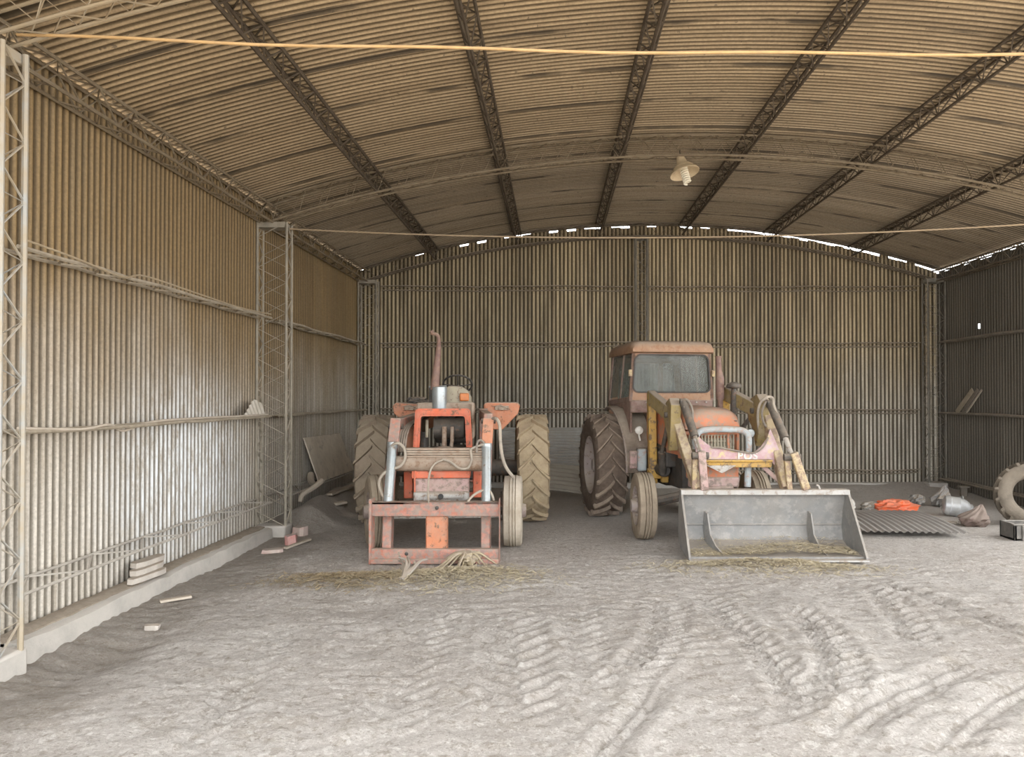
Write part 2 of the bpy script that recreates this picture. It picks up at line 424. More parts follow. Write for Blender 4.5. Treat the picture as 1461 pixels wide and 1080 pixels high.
# tie cables
M_rope = mat('orange_rod', (.58, .36, .15), (.47, .29, .12), 8, dust_amt=.15, up=.2, bump=0)
M_wire = mat('pale_wire', (.36, .27, .16), (.30, .22, .14), 8, dust_amt=.2, up=.2, bump=0)
def sag(p0, p1, s, n=28, wob=0.):
    p0, p1 = V(p0), V(p1)
    return [p0.lerp(p1, k / n) + V((0, 0, -s * 4 * (k / n) * (1 - k / n) + wob * math.sin(k * 1.1))) for k in range(n + 1)]
solo('tie_rod', MB().tube(sag((-3.36, 4.62, 3.97), (7.1, 4.62, 3.93), .10, wob=.008), .010, 6), M_rope,
     'orange tie rod stretched across under the roof at the top of the photo', 'tie rod', 'tie rods')
solo('tie_rod', MB().tube(sag((-3.33, 9.22, 3.80), (7.15, 9.22, 3.95), .18), .010, 6), M_wire,
     'thin pale tie cable sagging across the shed in front of the back wall', 'tie rod', 'tie rods')

# ------------------------------------------------------------------ the lamp
lp = V((1.57, 9.20, 4.70))
M_shade = mat('enamel_shade', (.62, .50, .33), (.52, .40, .26), 9, dust=(.5, .4, .25), dust_amt=.3, rough=.6)
M_tubeglass = mat('lamp_glass', (.85, .80, .66), (.80, .74, .58), 9, dust_amt=.05, up=.1, rough=.35, bump=0)
lamp = thing('pendant_lamp', 'tilted cream enamel lamp with coiled bulb hanging from the middle arch', 'lamp', lp)
TM = Matrix.Translation(lp) @ Matrix.Rotation(R(-13), 4, 'Y') @ Matrix.Rotation(R(-10), 4, 'X') @ Matrix.Rotation(R(90), 4, 'Y')
part('lamp_shade', MB().lathe([(.0, .03), (.01, .045), (.05, .055), (.10, .07), (.13, .10), (.155, .125), (.17, .128), (.20, .165), (.235, .185), (.24, .183), (.205, .16), (.17, .12), (.13, .09), (.10, .06)], 28, TM, closed=True), M_shade, lamp)
part('lamp_holder', MB().lathe([(.08, .02), (.08, .045), (.19, .05), (.20, .02)], 18, TM), M_tubeglass, lamp)
part('bulb', MB().tube([TM @ V((.20 + .17 * k / 90, .042 * math.cos(k * .42), .042 * math.sin(k * .42))) for k in range(91)], .011, 6), M_tubeglass, lamp)
part('hook', MB().tube([lp + V((0, 0, -.01)), lp + V((0, 0, .04)), lp + V((0, .015, .06)), lp + V((0, -.005, .075))], .008, 6), M_purlin, lamp)

# ------------------------------------------------------------------ the ground
def gp(px, py): p = G(px, py); return (p.x, p.y)
TRACKS = [  # (points, width, depth, lug pitch or 0)
    ([gp(998, 842), gp(1040, 880), gp(1095, 935), gp(1135, 990), gp(1140, 1040)], .30, .020, .13),
    ([gp(1118, 858), gp(1165, 890), gp(1192, 930), gp(1195, 970), gp(1170, 1010)], .34, .022, .13),
    ([gp(955, 850), gp(950, 890), gp(935, 930), gp(880, 985)], .34, .018, .14),
    ([gp(730, 870), gp(735, 920), gp(742, 990), gp(735, 1040)], .50, .016, .17),
    ([gp(1400, 935), gp(1330, 965), gp(1240, 1010), gp(1190, 1060)], .28, .022, 0),
    ([gp(1225, 822), gp(1330, 855), gp(1461, 905), gp(1600, 960)], .22, .016, 0),
    ([gp(1330, 1080), gp(1400, 1010), gp(1500, 950)], .22, .018, 0),
    ([gp(945, 960), gp(915, 1010), gp(850, 1080), gp(800, 1140)], .20, .018, 0),
    ([gp(1245, 830), gp(1290, 880), gp(1320, 930)], .32, .014, .14),
    ([gp(420, 880), gp(380, 930), gp(330, 1000), gp(260, 1100)], .26, .012, .15),
    ([gp(640, 850), gp(610, 900), gp(590, 960), gp(560, 1060)], .40, .010, .16),
    ([gp(820, 850), gp(835, 930), gp(850, 1010)], .36, .010, .15),
]
def ground_h(X, Y):
    n = np.zeros_like(X)
    h = .05 * vnoise(X * .8 + 3, Y * .8) + .035 * vnoise(X * 2.1, Y * 2.3 + 9) + .022 * vnoise(X * 5, Y * 5.5) + .014 * vnoise(X * 11 + 2, Y * 12) + .008 * vnoise(X * 22, Y * 22 + 4) + .009 * vnoise(X * 39 + 7, Y * 39)
    a = vnoise(X * .5 + 11, Y * .6 + 5) + .5
    h += .016 * a * np.sin((Y + .25 * vnoise(X * 1.5, Y * 1.5) * 2 + .08 * X) * 2 * np.pi / .17) * (vnoise(X * 3.1, Y * 3.1 + 31) + .5)
    # flat and calm under the things that stand on it
    calm = np.clip((9.2 - Y) / 1.8, .25, 1)
    h *= calm * .8
    for pts, w, d, lp_ in TRACKS:
        best = np.full_like(X, 9.); bs = np.zeros_like(X); s0 = 0.
        q = ease([V((p[0], p[1], 0)) for p in pts], 6)
        for p0, p1 in zip(q[:-1], q[1:]):
            ex, ey = p1.x - p0.x, p1.y - p0.y; L = math.hypot(ex, ey)
            if L < 1e-6: continue
            t = np.clip(((X - p0.x) * ex + (Y - p0.y) * ey) / L ** 2, 0, 1)
            dd = np.hypot(X - p0.x - t * ex, Y - p0.y - t * ey)
            sg = np.sign((X - p0.x) * ey - (Y - p0.y) * ex)
            u = dd < np.abs(best); best = np.where(u, dd * sg, best); bs = np.where(u, s0 + t * L, bs); s0 += L
        ab = np.abs(best)
        ins = np.clip((w / 2 - ab) / .04, 0, 1)
        berm = np.exp(-((ab - w / 2 - .03) / .045) ** 2)
        fade = np.clip(bs / .4, 0, 1) * np.clip((s0 - bs) / .4, 0, 1)
        d = d * .78; h = h + fade * (-d * ins + d * .8 * berm)
        if lp_:
            fr = (bs + ab * .9 + (best > 0) * lp_ * .5) / lp_ % 1.
            h = h + fade * ins * d * 1.5 * (np.clip(np.minimum(fr, .55 - fr) * 9, 0, 1))
        else:
            h = h + fade * ins * d * .8 * np.cos(best / w * 2 * np.pi * 3)
    # bank of earth along the foot of the left wall beyond the middle column
    bk = np.clip((Y - 9.3) / .5, 0, 1)
    h = h + bk * .20 * np.exp(-((X + 3.25) / .34) ** 2) * (1 + .6 * vnoise(X * 3, Y * 2.2))
    h = h + bk * .08 * np.clip((-2.9 - X) / .3, 0, 1)
    # hollow beside the nearest kerb
    h = h - .11 * np.exp(-((X + 3.05) / .36) ** 2 - ((Y - 5.0) / .55) ** 2)
    # rubble strip by the back wall on the right
    h = h + .07 * np.clip((Y - 12.6) / .8, 0, 1) * np.clip((X - 3.2) / .6, 0, 1) * (1 + 1.2 * vnoise(X * 2.5, Y * 2.5))
    for cx, cy, ax, ay, hh in PILES:
        h = h + hh * np.exp(-((X - cx) / ax) ** 2 - ((Y - cy) / ay) ** 2)
    return h
PILES = [(-.95, 7.0, .55, .30, .07), (-1.85, 6.85, .5, .25, .06), (2.05, 7.35, .75, .20, .06)]

xs = np.arange(-3.72, 7.6, .024); ys = np.concatenate([np.arange(2.0, 9.0, .022), np.arange(9.0, 14.16, .035)])
GX, GY = np.meshgrid(xs, ys)
GZ = ground_h(GX, GY)
def gh(x, y):
    i = min(max(int(np.searchsorted(xs, x)), 1), len(xs) - 1); j = min(max(int(np.searchsorted(ys, y)), 1), len(ys) - 1)
    tx = min(max((x - xs[i - 1]) / (xs[i] - xs[i - 1]), 0), 1); ty = min(max((y - ys[j - 1]) / (ys[j] - ys[j - 1]), 0), 1)
    return float((GZ[j - 1, i - 1] * (1 - tx) + GZ[j - 1, i] * tx) * (1 - ty) + (GZ[j, i - 1] * (1 - tx) + GZ[j, i] * tx) * ty)
me = bpy.data.meshes.new('floor'); nx_, ny_ = len(xs), len(ys)
co = np.stack([GX, GY, GZ], -1).reshape(-1, 3).astype(np.float32)
ii, jj = np.meshgrid(np.arange(nx_ - 1), np.arange(ny_ - 1)); b0 = (jj * nx_ + ii).reshape(-1)
qd = np.stack([b0, b0 + 1, b0 + nx_ + 1, b0 + nx_], -1).astype(np.int32).reshape(-1)
me.vertices.add(len(co)); me.vertices.foreach_set('co', co.reshape(-1))
me.loops.add(len(qd)); me.loops.foreach_set('vertex_index', qd)
me.polygons.add(len(b0)); me.polygons.foreach_set('loop_start', np.arange(len(b0), dtype=np.int32) * 4)
me.update(calc_edges=True); me.validate(); me.shade_smooth()
m, nt, b = new_mat('dirt_floor')
tc = nd(nt, 'ShaderNodeTexCoord').outputs['Object']
c = mix_c(nt, smooth(nt, noise(nt, tc, .7, 5, .65), .36, .64), (.53, .475, .425), (.62, .57, .52))
c = mix_c(nt, math_n(nt, 'MULTIPLY', smooth(nt, noise(nt, mapping(nt, tc, loc=(4, 1, 0)), 2.6, 6, .75), .52, .68), .5), c, (.42, .36, .285))
c = mix_c(nt, math_n(nt, 'MULTIPLY', smooth(nt, noise(nt, mapping(nt, tc, loc=(1, 8, 0)), 42, 6, .85), .50, .62), .7), c, (.80, .755, .70))
c = mix_c(nt, math_n(nt, 'MULTIPLY', smooth(nt, noise(nt, mapping(nt, tc, loc=(5, 5, 0)), 48, 6, .85), .52, .64), .62), c, (.24, .20, .155))
c = mix_c(nt, math_n(nt, 'MULTIPLY', smooth(nt, noise(nt, mapping(nt, tc, loc=(2, 3, 0)), 13, 4, .7), .54, .62), .45), c, (.27, .22, .165))
c = mix_c(nt, math_n(nt, 'MULTIPLY', smooth(nt, noise(nt, mapping(nt, tc, loc=(7, 3, 0)), 17, 3, .7), .56, .63), .5), c, (.84, .80, .74))
for (qx, qy, qr) in ((-.95, 7.0, .75), (-1.75, 6.85, .75), (1.75, 7.45, .55), (2.6, 7.5, .6)):      # bruised straw trodden into the dirt
    vd = nd(nt, 'ShaderNodeVectorMath', operation='DISTANCE'); lnk(nt, mapping(nt, tc, (1, 1.9, 0)), vd.inputs[0]); vd.inputs[1].default_value = (qx, qy * 1.9, 0)
    wf = math_n(nt, 'MULTIPLY', math_n(nt, 'SUBTRACT', 1., smooth(nt, vd.outputs['Value'], qr * .3, qr)), smooth(nt, noise(nt, tc, 7, 6, .8), .40, .58))
    c = mix_c(nt, math_n(nt, 'MULTIPLY', wf, .75), c, mix_c(nt, smooth(nt, noise(nt, tc, 31, 3, .7), .42, .58), (.17, .13, .08), (.44, .37, .235)))
s_ = nd(nt, 'ShaderNodeSeparateXYZ'); lnk(nt, tc, s_.inputs[0])
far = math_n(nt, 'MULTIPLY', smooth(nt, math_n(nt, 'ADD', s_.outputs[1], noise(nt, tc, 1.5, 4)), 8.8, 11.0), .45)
c = mix_c(nt, far, c, (.66, .60, .53))  # deep floor painted paler, standing in for light that falls off there
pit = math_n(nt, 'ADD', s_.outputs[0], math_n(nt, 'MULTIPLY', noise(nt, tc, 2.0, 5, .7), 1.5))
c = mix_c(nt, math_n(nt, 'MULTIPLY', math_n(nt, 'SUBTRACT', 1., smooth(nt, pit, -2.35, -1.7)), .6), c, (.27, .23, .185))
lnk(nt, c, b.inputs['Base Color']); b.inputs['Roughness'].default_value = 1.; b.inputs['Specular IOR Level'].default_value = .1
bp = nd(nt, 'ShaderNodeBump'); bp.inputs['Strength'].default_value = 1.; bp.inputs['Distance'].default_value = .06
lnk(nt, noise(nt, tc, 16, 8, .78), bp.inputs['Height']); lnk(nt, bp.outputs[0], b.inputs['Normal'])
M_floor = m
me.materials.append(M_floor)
fo = bpy.data.objects.new('floor', me); COL.objects.link(fo); fo['kind'] = 'structure'
# the yard outside
M_yard = mat('yard_earth', (.50, .45, .39), (.44, .39, .34), .5, dust_amt=.2, up=.2, bump=.3, bscale=4)
struct('ground', MB().add([(-60, -60, -.14), (60, -60, -.14), (60, 60, -.14), (-60, 60, -.14)], [(0, 1, 2, 3)]), M_yard)
# ------------------------------------------------------------------ paints
def paint(name, base, base2=None, rust=(.13, .065, .035), ra=.25, da=.22, up=.55, rough=.6, sc=6, **k):
    return mat(name, base, base2, sc, dust=(.40, .335, .265), dust_amt=da, up=up, rough=rough, rust=rust, rust_amt=ra, **k)
M_red = paint('faded_red_paint', (.66, .13, .055), (.52, .12, .06), da=.16, up=.5)
M_redpink = paint('worn_red_frame', (.47, .20, .15), (.40, .12, .07), rust=(.25, .17, .145), ra=.7, da=.30, sc=9)
M_pink = paint('dusty_pink_paint', (.47, .32, .30), (.40, .24, .22), rust=(.2, .14, .12), ra=.5, da=.35)
M_orange = paint('faded_orange_paint', (.60, .215, .10), (.50, .19, .10), da=.25, up=.85)
M_hood = paint('orange_hood_paint', (.60, .17, .07), (.50, .185, .09), rust=(.33, .22, .16), ra=.5, da=.14, up=.6)
M_brown = paint('dusty_brown_metal', (.27, .185, .13), (.33, .25, .18), rust=(.2, .11, .06), ra=.4, da=.4)
M_rustp = paint('rusty_pipe', (.205, .115, .095), (.15, .085, .07), rust=(.24, .14, .10), ra=.5, da=.15, up=.3)
M_tank = paint('olive_grey_tank', (.37, .33, .23), (.30, .27, .2), da=.3)
M_iron = paint('oily_iron', (.04, .036, .032), (.07, .06, .05), da=.14, up=.3)
M_dark = paint('dark_cast_iron', (.035, .032, .03), (.06, .055, .05), rust=(.06, .04, .028), da=.06, up=.2)
M_chrome = mat('dull_chrome', (.42, .48, .50), (.34, .38, .40), 5, dust_amt=.22, up=.4, rough=.35, metal=.55, rust=(.2, .15, .1), rust_amt=.15)
M_silver = mat('worn_silver_paint', (.48, .47, .44), (.36, .34, .32), 8, dust_amt=.25, rough=.55, rust=(.2, .14, .1), rust_amt=.4)
M_hose = mat('dusty_hose', (.40, .35, .28), (.27, .24, .2), 12, dust_amt=.4, rough=.9)
M_hose_d = mat('dark_hose', (.12, .105, .09), (.2, .17, .14), 12, dust_amt=.3, rough=.8)
M_black = mat('black_plastic', (.02, .02, .02), (.03, .03, .03), 12, dust_amt=.1, up=.25, rough=.5)
M_tyre_mud = mat('muddy_tyre', (.37, .29, .18), (.275, .205, .13), 7, dust=(.44, .355, .235), dust_amt=.5, up=.6, bump=.7, bscale=26, rough=1, rust=(.10, .08, .06), rust_amt=.1)
M_tyre_mud2 = mat('muddy_tyre_grey', (.285, .225, .165), (.21, .165, .12), 6, dust=(.36, .30, .22), dust_amt=.4, up=.6, bump=.6, bscale=26, rough=1)
M_tyre_pale = mat('pale_mud_tyre', (.42, .365, .285), (.34, .285, .215), 8, dust=(.48, .42, .34), dust_amt=.5, up=.6, bump=.6, bscale=30, rough=1)
M_tyre_dk = mat('brown_black_tyre', (.115, .082, .062), (.085, .062, .048), 7, dust=(.24, .185, .14), dust_amt=.3, up=.5, bump=.4, bscale=30, rough=.95)
M_lug = mat('dusty_lug', (.20, .15, .115), (.15, .11, .085), 9, dust=(.36, .29, .22), dust_amt=.4, up=.8, bump=.4, rough=.95)
M_rim = paint('dusty_rim', (.22, .17, .15), (.17, .13, .12), da=.4)
M_rim_p = paint('pale_rim', (.40, .34, .32), (.33, .27, .26), da=.4)
M_olive = paint('olive_yellow_paint', (.33, .24, .075), (.26, .20, .085), rust=(.15, .10, .05), ra=.3, da=.25, up=.9)
M_yellow = paint('yellow_paint', (.55, .32, .055), (.44, .26, .06), rust=(.14, .09, .05), ra=.4, da=.12, up=.4)
M_yelpale = paint('pale_yellow_worn', (.46, .34, .16), (.52, .42, .27), rust=(.26, .17, .12), ra=.6, da=.18)
M_plum = paint('plum_brown_paint', (.23, .135, .115), (.19, .115, .095), rust=(.15, .09, .06), ra=.4, da=.3)
M_fender = paint('dark_brown_fender', (.115, .08, .055), (.09, .065, .048), rust=(.2, .12, .07), ra=.2, da=.25, up=.8)
M_cabroof = paint('cab_roof_paint', (.385, .225, .13), (.33, .18, .105), rust=(.30, .15, .08), ra=.4, da=.15, up=.6)
M_blue = paint('pale_blue_paint', (.40, .46, .48), (.33, .37, .39), rust=(.36, .28, .24), ra=.35, da=.25)
M_plate = paint('pink_white_plate', (.58, .45, .46), (.47, .26, .28), rust=(.60, .48, .27), ra=.35, da=.12, up=.3, sc=6)
M_steel = paint('bucket_steel', (.235, .235, .23), (.195, .195, .19), rust=(.285, .275, .26), ra=.45, da=.12, up=.45, rough=.5, sc=4)
M_steel_rim = paint('bucket_rim_steel', (.46, .45, .43), (.38, .37, .35), rust=(.28, .24, .2), ra=.4, da=.2)
M_lamp_w = mat('lamp_lens', (.85, .84, .78), (.75, .72, .65), 20, dust_amt=.15, up=.2, rough=.3, bump=0)
M_amber = mat('amber_lens', (.62, .18, .03), (.5, .14, .03), 20, dust_amt=.15, up=.3, rough=.4, bump=0)
M_white = mat('white_letters', (.85, .83, .80), (.7, .66, .62), 30, dust_amt=.3, up=.2, bump=0)
# dusty glass
gl, nt, b = new_mat('dusty_glass')
tc = nd(nt, 'ShaderNodeTexCoord').outputs['Object']
tr = nd(nt, 'ShaderNodeBsdfTransparent'); tr.inputs[0].default_value = (.75, .80, .78, 1)
b.inputs['Base Color'].default_value = (.30, .30, .28, 1); b.inputs['Roughness'].default_value = .35
ms = nd(nt, 'ShaderNodeMixShader'); out = nt.nodes['Material Output']
lnk(nt, math_n(nt, 'MULTIPLY_ADD', smooth(nt, noise(nt, tc, 3, 5, .7), .3, .7), .22, .20), ms.inputs[0])
lnk(nt, tr.outputs[0], ms.inputs[1]); lnk(nt, b.outputs[0], ms.inputs[2]); lnk(nt, ms.outputs[0], out.inputs[0])
M_glass = gl

# ------------------------------------------------------------------ wheels (axle along local x, centred on the hub)
def tyre_mb(r, w, rr, lugs=0, lh=.035, ribs=False, seg=48, chev=.32, flip=1):
    hw = w / 2
    rc = r - (lh if lugs else 0)
    prof = [(-hw * .80, rr), (-hw * .96, rr + (rc - rr) * .22), (-hw, rr + (rc - rr) * .55), (-hw * .97, rc - (rc - rr) * .2), (-hw * .86, rc - (rc - rr) * .06), (-hw * .5, rc - .008)]
    if ribs:
        for k, x in enumerate((-.36, -.30, -.24, -.08, -.03, .03, .08, .24, .30, .36)):
            prof.append((hw * x, rc - (.016 if k in (1, 4, 5, 8) else 0)))
    prof += [(-a, q) for a, q in prof[:6][::-1]]
    prof += [(hw * .5, rr - .02), (-hw * .5, rr - .02)]
    mb = MB().lathe(prof, seg, closed=True)
    lm = MB()
    for side in (-1, 1):
        for k in range(lugs):
            a0 = 2 * math.pi * (k + (.5 if side > 0 else 0)) / lugs
            vs = []
            S = [0, .25, .5, .75, .93, 1.0]
            for s in S:
                x = side * (-.015 + s * (hw * 1.0 + .015))
                a = a0 + flip * (s ** .85) * chev
                base = rc - .02 if s < .9 else rc - (rc - rr) * .12
                top = r - .012 * s ** 2 if s < .95 else r - .05
                th = (.028 + .016 * s) / r
                for rad, sg in ((base, -1.25), (top, -.8), (top, .8), (base, 1.25)):
                    aa = a + sg * th * .5
                    vs.append(V((x, -rad * math.sin(aa), rad * math.cos(aa))))
            fs = []
            for i in range(len(S) - 1):
                o = i * 4
                fs += [(o, o + 1, o + 5, o + 4), (o + 1, o + 2, o + 6, o + 5), (o + 2, o + 3, o + 7, o + 6)]
            fs += [(0, 3, 2, 1), tuple(len(S) * 4 - 4 + q for q in range(4))]
            lm.add(vs, fs)
    return mb, lm
def rim_mb(rr, w, out=1, dish=.05, hub=.09):
    h = w / 2 * .8
    prof = [(out * h, rr + .012), (out * (h + .012), rr + .012), (out * (h + .012), rr - .015), (out * (h * .6), rr - .04), (out * dish, rr * .80), (out * (dish - .02), rr * .45), (out * (dish + .03), rr * .40),
            (out * (dish + .03), hub), (out * (dish + .10), hub * .8), (out * (dish + .10), .0)]
    back = [(-out * h, .0), (-out * h, rr - .03)]
    mb = MB().lathe(back + [(-out * h, rr + .012)] + prof, 32)
    for k in range(8):
        a = 2 * math.pi * k / 8
        mb.lathe([(out * (dish + .02), .014), (out * (dish + .05), .014)], 6, Matrix.Translation((0, rr * .55 * math.cos(a), rr * .55 * math.sin(a))))
    return mb
def wheel(root, x, y, r, w, rr, m, mr, lugs=0, ml=None, name='rear_tyre', ribs=False, steer=0, out=1, lh=.04, chev=.32, label=None, z=None):
    M = Matrix.Translation((x, y, r if z is None else z)) @ Matrix.Rotation(steer, 4, 'Z') @ Matrix.Rotation(rnd.uniform(0, .3), 4, 'X')
    a, l = tyre_mb(r, w, rr, lugs, lh, ribs, chev=chev)
    t = part(name, a.xf(M), m, root, world=False, label=label)
    if lugs: part('tread_lugs', l.xf(M), ml or m, t, world=False, smooth_a=20)
    part('wheel_rim', rim_mb(rr, w, out).xf(M), mr, t, world=False)
    return t
def rrect(x0, x1, z0, z1, y, r=.06, n=5):
    pts = []
    for cx, cz, a0 in ((x1 - r, z1 - r, 0), (x0 + r, z1 - r, 90), (x0 + r, z0 + r, 180), (x1 - r, z0 + r, 270)):
        for k in range(n):
            a = R(a0 + 90 * k / (n - 1)); pts.append(V((cx + r * math.cos(a), y, cz + r * math.sin(a))))
    return pts
def pxp(lst, Y): return [W(a, b, Y) for a, b in lst]
def hose(root, pts, r=.013, m=None, name='hydraulic_hose'):
    return part(name, MB().tube(ease(pts, 7), r, 7), m or M_hose, root)

# ------------------------------------------------------------------ the open tractor on the left
A = thing('tractor', 'red tractor without a cab, an empty red loader frame lowered in front of it', 'tractor', (-1.39, 10.2, 0), R(4.5), 'tractors')
L = False
wheel(A, 1.085, 0, .735, .43, .38, M_tyre_mud, M_rim, 19, M_tyre_mud, out=1, lh=.035)
wheel(A, -1.0, 0, .735, .43, .38, M_tyre_mud2, M_rim, 19, M_tyre_mud2, out=-1, lh=.045)
wheel(A, .79, -1.74, .405, .215, .21, M_tyre_pale, M_rim, name='front_tyre', ribs=True, steer=R(-3), out=1)
wheel(A, -.745, -1.74, .415, .215, .21, M_tyre_mud2, M_rim, name='front_tyre', ribs=True, steer=R(16), out=-1)
part('rear_axle', MB().lathe([(-.98, .10), (-.35, .12), (-.30, .2), (.30, .2), (.35, .12), (.98, .10)], 18, Matrix.Translation((0, 0, .735))), M_iron, A, world=L)
part('transmission', MB().box((0, -.45, .78), (.46, 1.3, .46)).box((0, -.2, .55), (.3, .7, .2)), M_dark, A, world=L, bevel=.03)
part('engine_block', MB().box((0, -1.3, .82), (.42, .75, .55)).box((.16, -1.3, 1.02), (.16, .5, .2)).box((-.2, -1.25, .95), (.14, .4, .16)).tube([(.3, -1.5, .8), (.3, -1.1, .8)], .07, 12), M_dark, A, world=L, bevel=.02)
part('front_axle', MB().tube([(-.70, -1.74, .42), (-.3, -1.72, .50), (.3, -1.72, .50), (.70, -1.74, .42)], .05, 10).box((0, -1.72, .52), (.3, .16, .16)), M_iron, A, world=L)
part('tie_bar', MB().tube([(-.66, -1.92, .37), (.66, -1.92, .37)], .016, 8), M_silver, A, world=L)
for s in (-1, 1):
    part('steering_knuckle', MB().tube([(s * .68, -1.74, .30), (s * .68, -1.74, .62)], .035, 10).tube([(s * .66, -1.92, .37), (s * .69, -1.74, .37)], .02, 8), M_iron, A, world=L)
    part('axle_bracket', MB().box((s * .385, -1.80, .72), (.10, .10, .30)).box((s * .33, -1.76, .60), (.16, .08, .06)), M_red, A, world=L, bevel=.012)
# hood shell, open at the front
hd = MB()
hd.loft([[V((x, y, z)) for x, z in ((-.31, 1.0), (-.30, 1.46), (-.25, 1.515), (.25, 1.515), (.30, 1.46), (.31, 1.0), (.295, 1.0), (.285, 1.45), (.24, 1.495), (-.24, 1.495), (-.285, 1.45), (-.295, 1.0))] for y in (-1.80, -.80)])
part('engine_hood', hd, M_brown, A, world=L)
fr = MB(); yf = -1.87
def trap(hb, ht, z0, z1, y, r): # rounded trapezoid
    return [V((p.x * (1 + (ht / hb - 1) * (p.z - z0) / (z1 - z0)), p.y, p.z)) for p in rrect(-hb, hb, z0, z1, y, r)]
fr.ring(trap(.345, .305, .90, 1.575, yf, .04), trap(.27, .245, .96, 1.49, yf, .03), (0, .075, 0))
fr.ring(trap(.325, .285, .92, 1.555, yf - .02, .03), trap(.29, .26, .955, 1.515, yf - .02, .03), (0, .02, 0))
g = part('radiator_frame', fr, M_red, A, world=L, label='bright red front frame of the hood, its grille missing')
part('radiator_guard', MB().tube([(-.13, -1.44, 1.34), (.22, -1.44, 1.34)], .125, 20).tube([(-.24, -1.5, 1.30), (-.24, -1.5, 1.12)], .05, 10), M_iron, A, world=L, label='dark air tank behind the open front frame')
part('coolant_pipe', MB().tube([(.0, -1.60, 1.36), (.0, -1.62, 1.18), (.0, -1.6, 1.0)], .028, 10).tube([(.09, -1.60, 1.36), (.09, -1.62, 1.2), (.06, -1.6, 1.0)], .022, 10), M_brown, A, world=L)
part('coolant_pipe', MB().tube([(-.2, -1.6, 1.44), (-.2, -1.62, 1.24)], .018, 8), M_tank, A, world=L)
part('filter_box', MB().box((.01, -1.72, 1.045), (.20, .12, .15)).box((.01, -1.72, 1.13), (.17, .10, .02)), M_brown, A, world=L, bevel=.012)
part('filter_canister', MB().lathe([(-.13, .02), (-.13, .085), (.12, .085), (.14, .02)], 18, Matrix.Translation((-.42, -1.35, 1.22)) @ Matrix.Rotation(R(90), 4, 'Y')), M_orange, A, world=L, label='orange canister on the side of the engine')
# nose block under the cross tube
part('nose_block', MB().box((0, -1.98, .745), (.60, .22, .155)), M_pink, A, world=L, bevel=.012, label='dusty pink panel below the loader cross tube')
part('nose_lip', MB().box((0, -2.0, .865), (.63, .28, .085)).box((-.28, -2.15, .80), (.02, .02, .25)), M_red, A, world=L, bevel=.012)
part('nose_bar', MB().box((0, -2.0, .625), (.60, .25, .105)).lathe([(-.2, .04), (.2, .04)], 16, Matrix.Translation((.05, -2.115, .63))), M_silver, A, world=L, bevel=.02)
part('pull_hole', MB().lathe([(0, .028), (.02, .03), (.02, .0)], 14, Matrix.Translation((.0, -2.15, .63)) @ Matrix.Rotation(R(-90), 4, 'Z')), M_black, A, world=L)
# console, tank, steering, seat
part('console', MB().box2((-.36, -1.22, 1.50), (.33, -.80, 1.64)).box2((.29, -1.30, 1.20), (.335, -.85, 1.62)), M_brown, A, world=L, bevel=.02)
tk = [V((x, -1.02, z)) for x, z in ((-.10, 1.62), (-.10, 1.74), (-.06, 1.82), (.04, 1.845), (.17, 1.835), (.25, 1.78), (.285, 1.70), (.29, 1.62))]
part('fuel_tank', MB().prism(tk, (0, .36, 0)), M_tank, A, world=L, bevel=.02)
part('warning_lamp', MB().box((.205, -1.045, 1.705), (.115, .06, .10)), M_amber, A, world=L, bevel=.015, label='orange lamp on the front of the tank')
SW = Matrix.Translation((.10, -.56, 1.87)) @ Matrix.Rotation(R(-38), 4, 'X')
part('steering_wheel', MB().tube([SW @ V((.185 * math.cos(a), .185 * math.sin(a), 0)) for a in [2 * math.pi * k / 36 for k in range(36)]], .013, 8, closed=True)
     .tube([SW @ V((-.18, 0, 0)), SW @ V((0, 0, -.03)), SW @ V((.18, 0, 0))], .008, 6).tube([SW @ V((0, -.18, 0)), SW @ V((0, 0, -.03))], .008, 6), M_black, A, world=L)
part('steering_column', MB().tube([SW @ V((0, 0, -.02)), V((.10, -.85, 1.45))], .025, 10), M_iron, A, world=L)
part('seat', MB().box((0, .12, 1.12), (.46, .42, .08)).box((0, .33, 1.30), (.46, .08, .34)).box((0, .12, 1.0), (.2, .2, .2)), M_black, A, world=L, bevel=.03)
# fenders
for pl, nm in (([(690, 577), (694, 574), (738, 574), (742, 579), (739, 590), (717, 613), (702, 613), (691, 592)], 'fender'),
               ([(560, 579), (565, 574), (611, 577), (612, 612), (592, 612), (572, 598), (562, 590)], 'fender')):
    f_ = part(nm, MB().prism(pxp(pl, 9.62), (-.04, .95, 0)), M_orange, A, bevel=.012)
    bx0 = 706 if pl[0][0] > 650 else 577
    part('lamp_bracket', MB().box2(W(bx0, 579, 9.58), W(bx0 + 20, 585, 9.615)).box(W(bx0 + 10, 583, 9.57), (.07, .04, .035)).tube([W(bx0 - 3, 580, 9.57), W(bx0 + 8, 578, 9.57), W(bx0 + 22, 584, 9.57)], .007, 6), M_brown, f_, bevel=.004)
# exhaust
part('muffler', MB().lathe([(0, .05), (0, .088), (.26, .092), (.27, .05)], 22, Matrix.Translation(W(627, 583, 9.0)) @ Matrix.Rotation(R(-90), 4, 'Y')).tube([W(612, 552, 9.0), W(637, 551, 9.0)], .012, 8), M_chrome, A)
part('exhaust_pipe', MB().tube(ease(pxp([(621, 556), (621, 546), (622.5, 530), (624, 512), (625.5, 498), (626, 488), (625, 480), (621, 476.5), (618, 476), (615, 472.5)], 9.0), 5),
     [.060 - .038 * min(1, k / 26) + (.006 if k > 40 else 0) for k in range(46)], 14), M_rustp, A)
part('bracket', MB().box2(W(612, 551, 9.1), W(620, 580, 9.15)), M_iron, A, bevel=.005)
